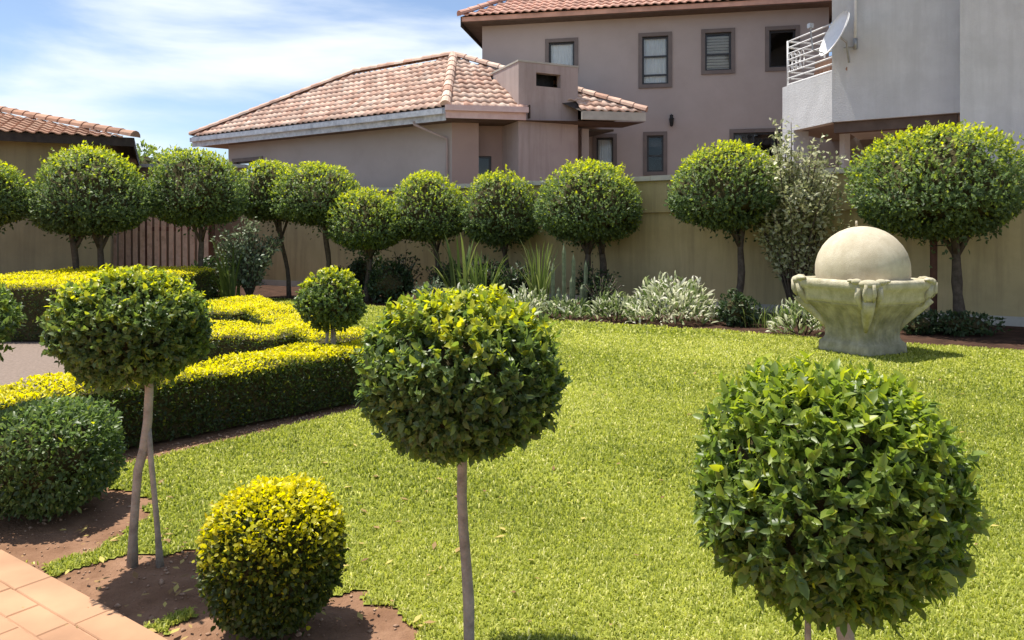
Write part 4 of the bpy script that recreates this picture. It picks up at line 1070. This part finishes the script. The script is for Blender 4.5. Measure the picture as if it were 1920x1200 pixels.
def strap_clump(label, name, base, rad, h, n, wd, mat, arch=.8, cat='plant', spread=None, tmean=.5, tsd=.22, group=None):
    th = thing(name, label, cat, tuple(base), group); spread = spread or rad
    q = rng.uniform(0, 6.283, n); r0 = spread * .55 * np.sqrt(rng.random(n))
    b = np.stack([base[0] + r0 * np.cos(q), base[1] + r0 * np.sin(q), np.full(n, .0)], 1)
    qd = q + rng.normal(0, .5, n); d = np.stack([np.cos(qd), np.sin(qd), np.zeros(n)], 1); s = np.stack([-np.sin(qd), np.cos(qd), np.zeros(n)], 1)
    reach = rad * rng.uniform(.15, .62, n) * arch; H = h * rng.uniform(.5, 1.05, n); ks = 6; V = []
    for k in range(ks):
        f_ = k / (ks - 1); p = b + d * (reach * f_ ** 1.5)[:, None] + np.array([0, 0, 1.0]) * (H * (1.55 * f_ - .55 * arch * f_ ** 2.6))[:, None] / 1.1
        w = wd * (1 - f_ ** 2.2) * .5 + .0008
        V += [p - s * w, p + s * w]
    V = np.stack(V, 1)
    T = []
    for k in range(ks - 1): T += [(2 * k, 2 * k + 1, 2 * k + 3), (2 * k, 2 * k + 3, 2 * k + 2)]
    T = (np.arange(n)[:, None, None] * (2 * ks) + np.array(T)[None]).reshape(-1, 3)
    tone = np.clip(rng.normal(tmean, tsd, n), 0, 1)
    tag(link('leaves', fast_mesh('leaves', V.reshape(-1, 3), T, np.repeat(tone, 2 * ks)), mat, th), kind='stuff')
    return th
LTS = (np.array([(0, 0, 0), (.35, .5, .12), (.75, .4, .1), (1, 0, -.12), (.75, -.4, .1), (.35, -.5, .12)]), np.array([(0, 5, 1), (1, 5, 4), (1, 4, 2), (2, 4, 3)]))
def froth(label, base, rx, h, n, ln, tmean=.5, tsd=.32):
    n = int(n * .62)
    th = thing('variegated_clump', label, 'plant', tuple(base))
    q = rng.uniform(0, 6.283, n); rr = np.sqrt(rng.random(n)); f = rng.random(n) ** .6
    P = np.stack([base[0] + rx * rr * np.cos(q), base[1] + rx * .8 * rr * np.sin(q), h * f * np.sqrt(np.maximum(1 - rr ** 2, .06)) * (1 + .25 * np.sin(q * 3 + 1) * rr)], 1)
    Nn = unit(np.stack([np.cos(q) * rr, np.sin(q) * rr, .25 + .8 * f], 1))
    A = unit(Nn * .8 + rng.normal(0, .45, (n, 3)) + np.array([0, 0, .25]))
    Wv = rng.normal(0, .5, (n, 3)) + np.array([0, 0, .8]); S = unit(np.cross(Wv, A)); Wv = np.cross(A, S)
    tag(link('leaves', leaf_mesh('leaves', P, A, S, Wv, ln * rng.uniform(.5, 1.2, n), 0.034 * rng.uniform(.7, 1.3, n), np.clip(rng.normal(tmean, tsd, n), 0, 1), LTS), M['strap_white'], th), kind='stuff')
    m = MB()
    for i in range(9):
        a = 6.28 * i / 9; m.tube([(base[0] + rx * .2 * math.cos(a), base[1] + rx * .2 * math.sin(a), -.02), (base[0] + rx * .7 * math.cos(a), base[1] + rx * .55 * math.sin(a), h * .55)], [.012, .005], 5)
    m.build('stem', M['twig'], th)
    return th
def low_shrub(label, name, c, rx, h, n, ln, mat, cat='shrub', tone=.45, amp=.18):
    th = thing(name, label, cat, (c[0], c[1], 0))
    ball(th, (c[0], c[1], h * .42), rx, rx * .8, h * .58, h * .42, n, ln, ln * .55, mat, .25, tone, amp, tmpl=LT2, name='foliage', core=.6, inner=.4)
    m = MB()
    for i in range(6):
        q = 6.28 * i / 6; m.tube([(c[0] + .03 * math.cos(q), c[1] + .03 * math.sin(q), -.02), (c[0] + rx * .5 * math.cos(q), c[1] + rx * .4 * math.sin(q), h * .6)], [.012, .005], 5)
    m.build('stem', M['bark'], th, True)
    return th

twiggy('loose pale variegated small tree between the two largest clipped trees', 'variegated_tree', (xat(1488, 13.0), 13.0, 0), 3.65, .85, 70, 7600, .10, .06, M['leaf_pale'], cat='tree', base_tone=.62, sd=.22, low=.33)
twiggy('silver-green upright shrub between the gate and the small standard', 'silver_shrub', (xat(468, 16.6), 16.6, 0), 1.9, .7, 48, 2600, .10, .06, M['leaf_silver'], base_tone=.62)
low_shrub('dark low shrub left of the silver-green shrub', 'dark_shrub', (xat(395, 17.2), 17.2), .62, .95, 1800, .10, M['leaf_dark'])
low_shrub('dark low shrub behind the small round standard', 'dark_shrub', (xat(728, 16.0), 16.0), .55, .9, 1700, .09, M['leaf_dark'], tone=.5)
low_shrub('dark shrub below the lowest clipped tree', 'dark_shrub', (xat(680, 17.4), 17.4), .5, 1.1, 1500, .09, M['leaf_dark'], tone=.5)
twiggy('small grey-green shrub left of the spiky upright plant', 'silver_shrub', (xat(806, 14.6), 14.6, 0), .62, .42, 24, 700, .075, .04, M['leaf_silver'], base_tone=.5)
strap_clump('upright sword-leaved plant left of the fan-shaped grass', 'sword_plant', (xat(866, 15.4), 15.4, 0), 1.5, 1.45, 26, .075, M['strap_green'], arch=.75, spread=.5, tmean=.5)
strap_clump('fan-shaped tuft of thin yellowish stems before the wall', 'grass_tuft', (xat(1012, 14.2), 14.2, 0), 1.25, 1.3, 60, .03, M['strap_green'], arch=.7, spread=.3, tmean=.6)
cac = thing('column_cactus', 'group of pale upright cactus columns below the broad clipped tree', 'cactus', (xat(1068, 13.9), 13.9, 0))
for i, (dx, hz, dy) in enumerate([(-.3, .95, .1), (-.2, .5, 0), (-.1, 1.32, .05), (.03, .7, -.08), (.08, 1.12, .12), (.22, .55, -.05), (.3, 1.0, .08)]):
    bx = xat(1068, 13.9) + dx; by_ = 13.9 + dy
    m = MB(); V, F = [], []; sg = 12
    for j in range(8):
        f_ = j / 7; rr_ = .036 * (1 if f_ < .86 else math.sqrt(max(0, 1 - ((f_ - .86) / .14) ** 2)) * .95 + .05)
        for k in range(sg):
            q = 6.283 * k / sg; r2 = rr_ * (1.12 if k % 2 else .86)
            V.append((bx + r2 * math.cos(q) + .03 * f_ * dx, by_ + r2 * math.sin(q), hz * f_))
    for j in range(7):
        for k in range(sg): F.append((j * sg + k, j * sg + (k + 1) % sg, (j + 1) * sg + (k + 1) % sg, (j + 1) * sg + k))
    m.add(V, F).build('column', M['cactus'], cac)
froth('small white-edged strap-leaf clump right of the centre ball tree', (xat(985, 13.2), 13.2, 0), 0.45, 0.47, 608, .17, .55)
froth('small white-edged strap-leaf clump at the foot of the cactus', (xat(1062, 12.95), 12.95, 0), 0.40, 0.32, 416, .17, .3)
froth('small white-edged strap-leaf clump behind the centre ball tree', (xat(880, 14.2), 14.2, 0), 0.43, 0.47, 512, .17, .5)
froth('largest frothy white-edged clump in the border before the ochre wall', (xat(1258, 12.45), 12.45, 0), 0.74, 0.72, 1900, .17, .6)
froth('frothy white-edged clump just left of the largest one', (xat(1152, 12.75), 12.75, 0), 0.42, 0.42, 600, .17, .42)
froth('white-edged clump left of the fountain base', (xat(1502, 11.0), 11.0, 0), 0.43, 0.47, 480, .17, .45)
strap_clump('thin arching grass between the white clump and the fountain', 'grass_tuft', (xat(1428, 12.0), 12.0, 0), .75, .4, 60, .014, M['strap_green'], arch=.95, tmean=.5)
low_shrub('low dark green plant at the foot of the leaning clipped tree', 'dark_shrub', (xat(1382, 12.0), 12.0), .36, .55, 900, .08, M['leaf_dark'], tone=.55)
low_shrub('low dark leafy plant at the foot of the largest clipped tree', 'dark_shrub', (xat(1800, 11.0), 11.0), .55, .36, 900, .075, M['leaf_dark'], tone=.55)
low_shrub('low dark plant right behind the fountain', 'dark_shrub', (xat(1722, 11.0), 11.0), .3, .34, 500, .07, M['leaf_dark'], tone=.5)
twiggy('sparse twiggy plant between the broad clipped tree and the white clump', 'twiggy_plant', (xat(1128, 13.6), 13.6, 0), .8, .4, 20, 420, .06, .03, M['leaf_dark'], base_tone=.7)

for (px, Y, hz, rr_, lab) in ((752, 16.4, 1.15, .5, 'dark leafy shrub between the lowest clipped tree and its right neighbour'), (838, 16.0, 1.0, .45, 'dark leafy shrub left of the sword-leaved plant'),
                              (912, 15.6, 1.1, .5, 'dark leafy shrub between the sword-leaved plant and the chimney-side tree'), (972, 15.0, .95, .42, 'dark leafy shrub behind the fan-shaped tuft'),
                              (1112, 14.3, .95, .45, 'dark leafy shrub at the twin stems of the broad clipped tree'), (640, 17.0, .8, .4, 'dark leafy shrub behind the small round standard, left of its head')):
    twiggy(lab, 'dark_shrub', (xat(px, Y), Y, 0), hz, rr_, 34, 1200, .085, .045, M['leaf_dark'], base_tone=.6, sd=.22, low=.15)
strap_clump('tall strappy green plant under the second clipped tree left of the chimney', 'sword_plant', (xat(905, 15.0), 15.0, 0), 1.2, 1.1, 40, .05, M['strap_green'], arch=.8, spread=.45, tmean=.35)
strap_clump('strappy green plant beside the silver-green shrub', 'sword_plant', (xat(432, 16.4), 16.4, 0), 1.3, 1.35, 34, .06, M['strap_green'], arch=.8, spread=.4, tmean=.4)

# distant trees beyond the walls
for (px, Y, hz, rr_, lab) in ((262, 46, 6.6, 2.6, 'hazy distant tree beyond the gap beside the left roof'), (318, 50, 6.9, 2.4, 'distant tree just left of the pink building eave'), (200, 52, 6.4, 2.6, 'distant tree seen under the left roof eave')):
    th = thing('distant_tree', lab, 'tree', (xat(px, Y), Y, 0), 'distant trees')
    ball(th, (xat(px, Y), Y, hz - 1.7), rr_, rr_, 1.8, 1.6, 2600, .32, .2, M['leaf_tree'], .3, .45, .22, tmpl=LT2, core=.7)
    m = MB(); m.tube([(xat(px, Y), Y, 0), (xat(px, Y), Y, hz - 2)], [.2, .12], 7); m.build('trunk', M['bark'], th, True)

# ------------------------------------------------------------------ fountain
FX, FY = 4.42, 9.43
ft = thing('sphere_fountain', 'cast stone fountain with large cream sphere in a square mossy basin on the lawn', 'fountain', (FX, FY, 0))
fr_ = R(160.7 - 45)
def loft(mb, prof, seg=64, flute=0.0, rot=fr_):
    V, F = [], []
    for (z, hs, p_) in prof:
        for k in range(seg):
            q = 2 * math.pi * k / seg
            c, s = math.cos(q), math.sin(q)
            r_ = hs / (abs(c) ** p_ + abs(s) ** p_) ** (1 / p_)
            if flute and .14 < z < .6: r_ *= 1 + flute * math.cos(q * 32)
            V.append((FX + r_ * math.cos(q + rot), FY + r_ * math.sin(q + rot), z))
    for j in range(len(prof) - 1):
        for k in range(seg): F.append((j * seg + k, j * seg + (k + 1) % seg, (j + 1) * seg + (k + 1) % seg, (j + 1) * seg + k))
    F.append(tuple(range(seg))[::-1]); F.append(tuple((len(prof) - 1) * seg + k for k in range(seg)))
    return mb.add(V, F)
m = MB(); loft(m, [(0, .385, 9), (.03, .39, 9), (.13, .385, 9), (.15, .36, 8), (.17, .345, 7), (.2, .335, 6), (.27, .335, 6), (.36, .355, 6), (.45, .395, 6), (.53, .45, 6), (.6, .50, 7), (.63, .53, 8), (.65, .54, 9)], 128, .022); m.build('pedestal', M['stone_old'], ft, True)
m = MB(); loft(m, [(.64, .53, 9), (.66, .555, 9), (.70, .565, 10), (.79, .58, 10), (.82, .61, 8), (.85, .628, 8), (.90, .628, 8), (.93, .61, 8), (.935, .57, 8), (.92, .52, 8), (.80, .50, 8)], 96); m.build('basin', M['stone_rim'], ft, True)
V, F = [], []; nu, nv = 64, 32; rs = .552
for j in range(nv + 1):
    th_ = math.pi * j / nv
    for i in range(nu):
        ph = 2 * math.pi * i / nu; r2 = rs * (1 + .0025 * math.sin(j * 2.7) + .001 * math.sin(ph * 9 + j))
        V.append((FX + r2 * math.sin(th_) * math.cos(ph), FY + r2 * math.sin(th_) * math.sin(ph), 1.035 + r2 * math.cos(th_)))
for j in range(nv):
    for i in range(nu): F.append((j * nu + i, (j + 1) * nu + i, (j + 1) * nu + (i + 1) % nu, j * nu + (i + 1) % nu))
MB().add(V, F).build('sphere', M['stone'], ft, True)
m = MB(); m.tube([(FX - .07, FY, 1.59), (FX - .07, FY, 1.655)], [.016, .012], 8); m.build('spout', M['stone'], ft, True)
def blob(mb, c, r, sq=(1, 1, 1), rot=0):
    V, F = [], []; a, b_ = 10, 7
    cs, sn = math.cos(rot), math.sin(rot)
    for j in range(b_ + 1):
        t = math.pi * j / b_
        for i in range(a):
            p = 2 * math.pi * i / a; x_, y_, z_ = r * sq[0] * math.sin(t) * math.cos(p), r * sq[1] * math.sin(t) * math.sin(p), r * sq[2] * math.cos(t)
            V.append((c[0] + x_ * cs - y_ * sn, c[1] + x_ * sn + y_ * cs, c[2] + z_))
    for j in range(b_):
        for i in range(a): F.append((j * a + i, (j + 1) * a + i, (j + 1) * a + (i + 1) % a, j * a + (i + 1) % a))
    mb.add(V, F)
for k in range(4):
    q = R(160.7 + 90 * k); e = Vector((math.cos(q), math.sin(q), 0)); s = Vector((-e.y, e.x, 0)); c0 = Vector((FX, FY, 0)) + e * .755
    m = MB()
    blob(m, c0 + z1 * .90, .1, (.8, 1.25, .55), q)                       # brow
    blob(m, c0 + z1 * .80 + e * .0, .095, (.8, .9, 1.15), q)             # head
    for sg_ in (-1, 1):
        blob(m, c0 + z1 * .925 + s * .13 * sg_ - e * .03, .055, (1, 1.2, .7), q)    # volutes
        blob(m, c0 + z1 * .935 + s * .19 * sg_ - e * .06, .035, (1, 1.4, .6), q)
        m.tube([c0 + z1 * .86 + s * .11 * sg_, c0 + z1 * .74 + s * .12 * sg_ - e * .03, c0 + z1 * .63 + s * .07 * sg_ - e * .1, c0 + z1 * .55 - e * .18], [.035, .04, .035, .02], 7)
        m.tube([c0 + z1 * .9 + s * .04 * sg_ + e * .06, c0 + z1 * .78 + s * .05 * sg_ + e * .055, c0 + z1 * .66 + s * .04 * sg_ - e * .02], [.022, .026, .014], 6)
    m.tube([c0 + z1 * .7, c0 + z1 * .58 - e * .13, c0 + z1 * .42 - e * .27, c0 + z1 * .3 - e * .33], [.07, .075, .05, .02], 8)
    m.build('corner_ornament', M['stone_rim'], ft, True)
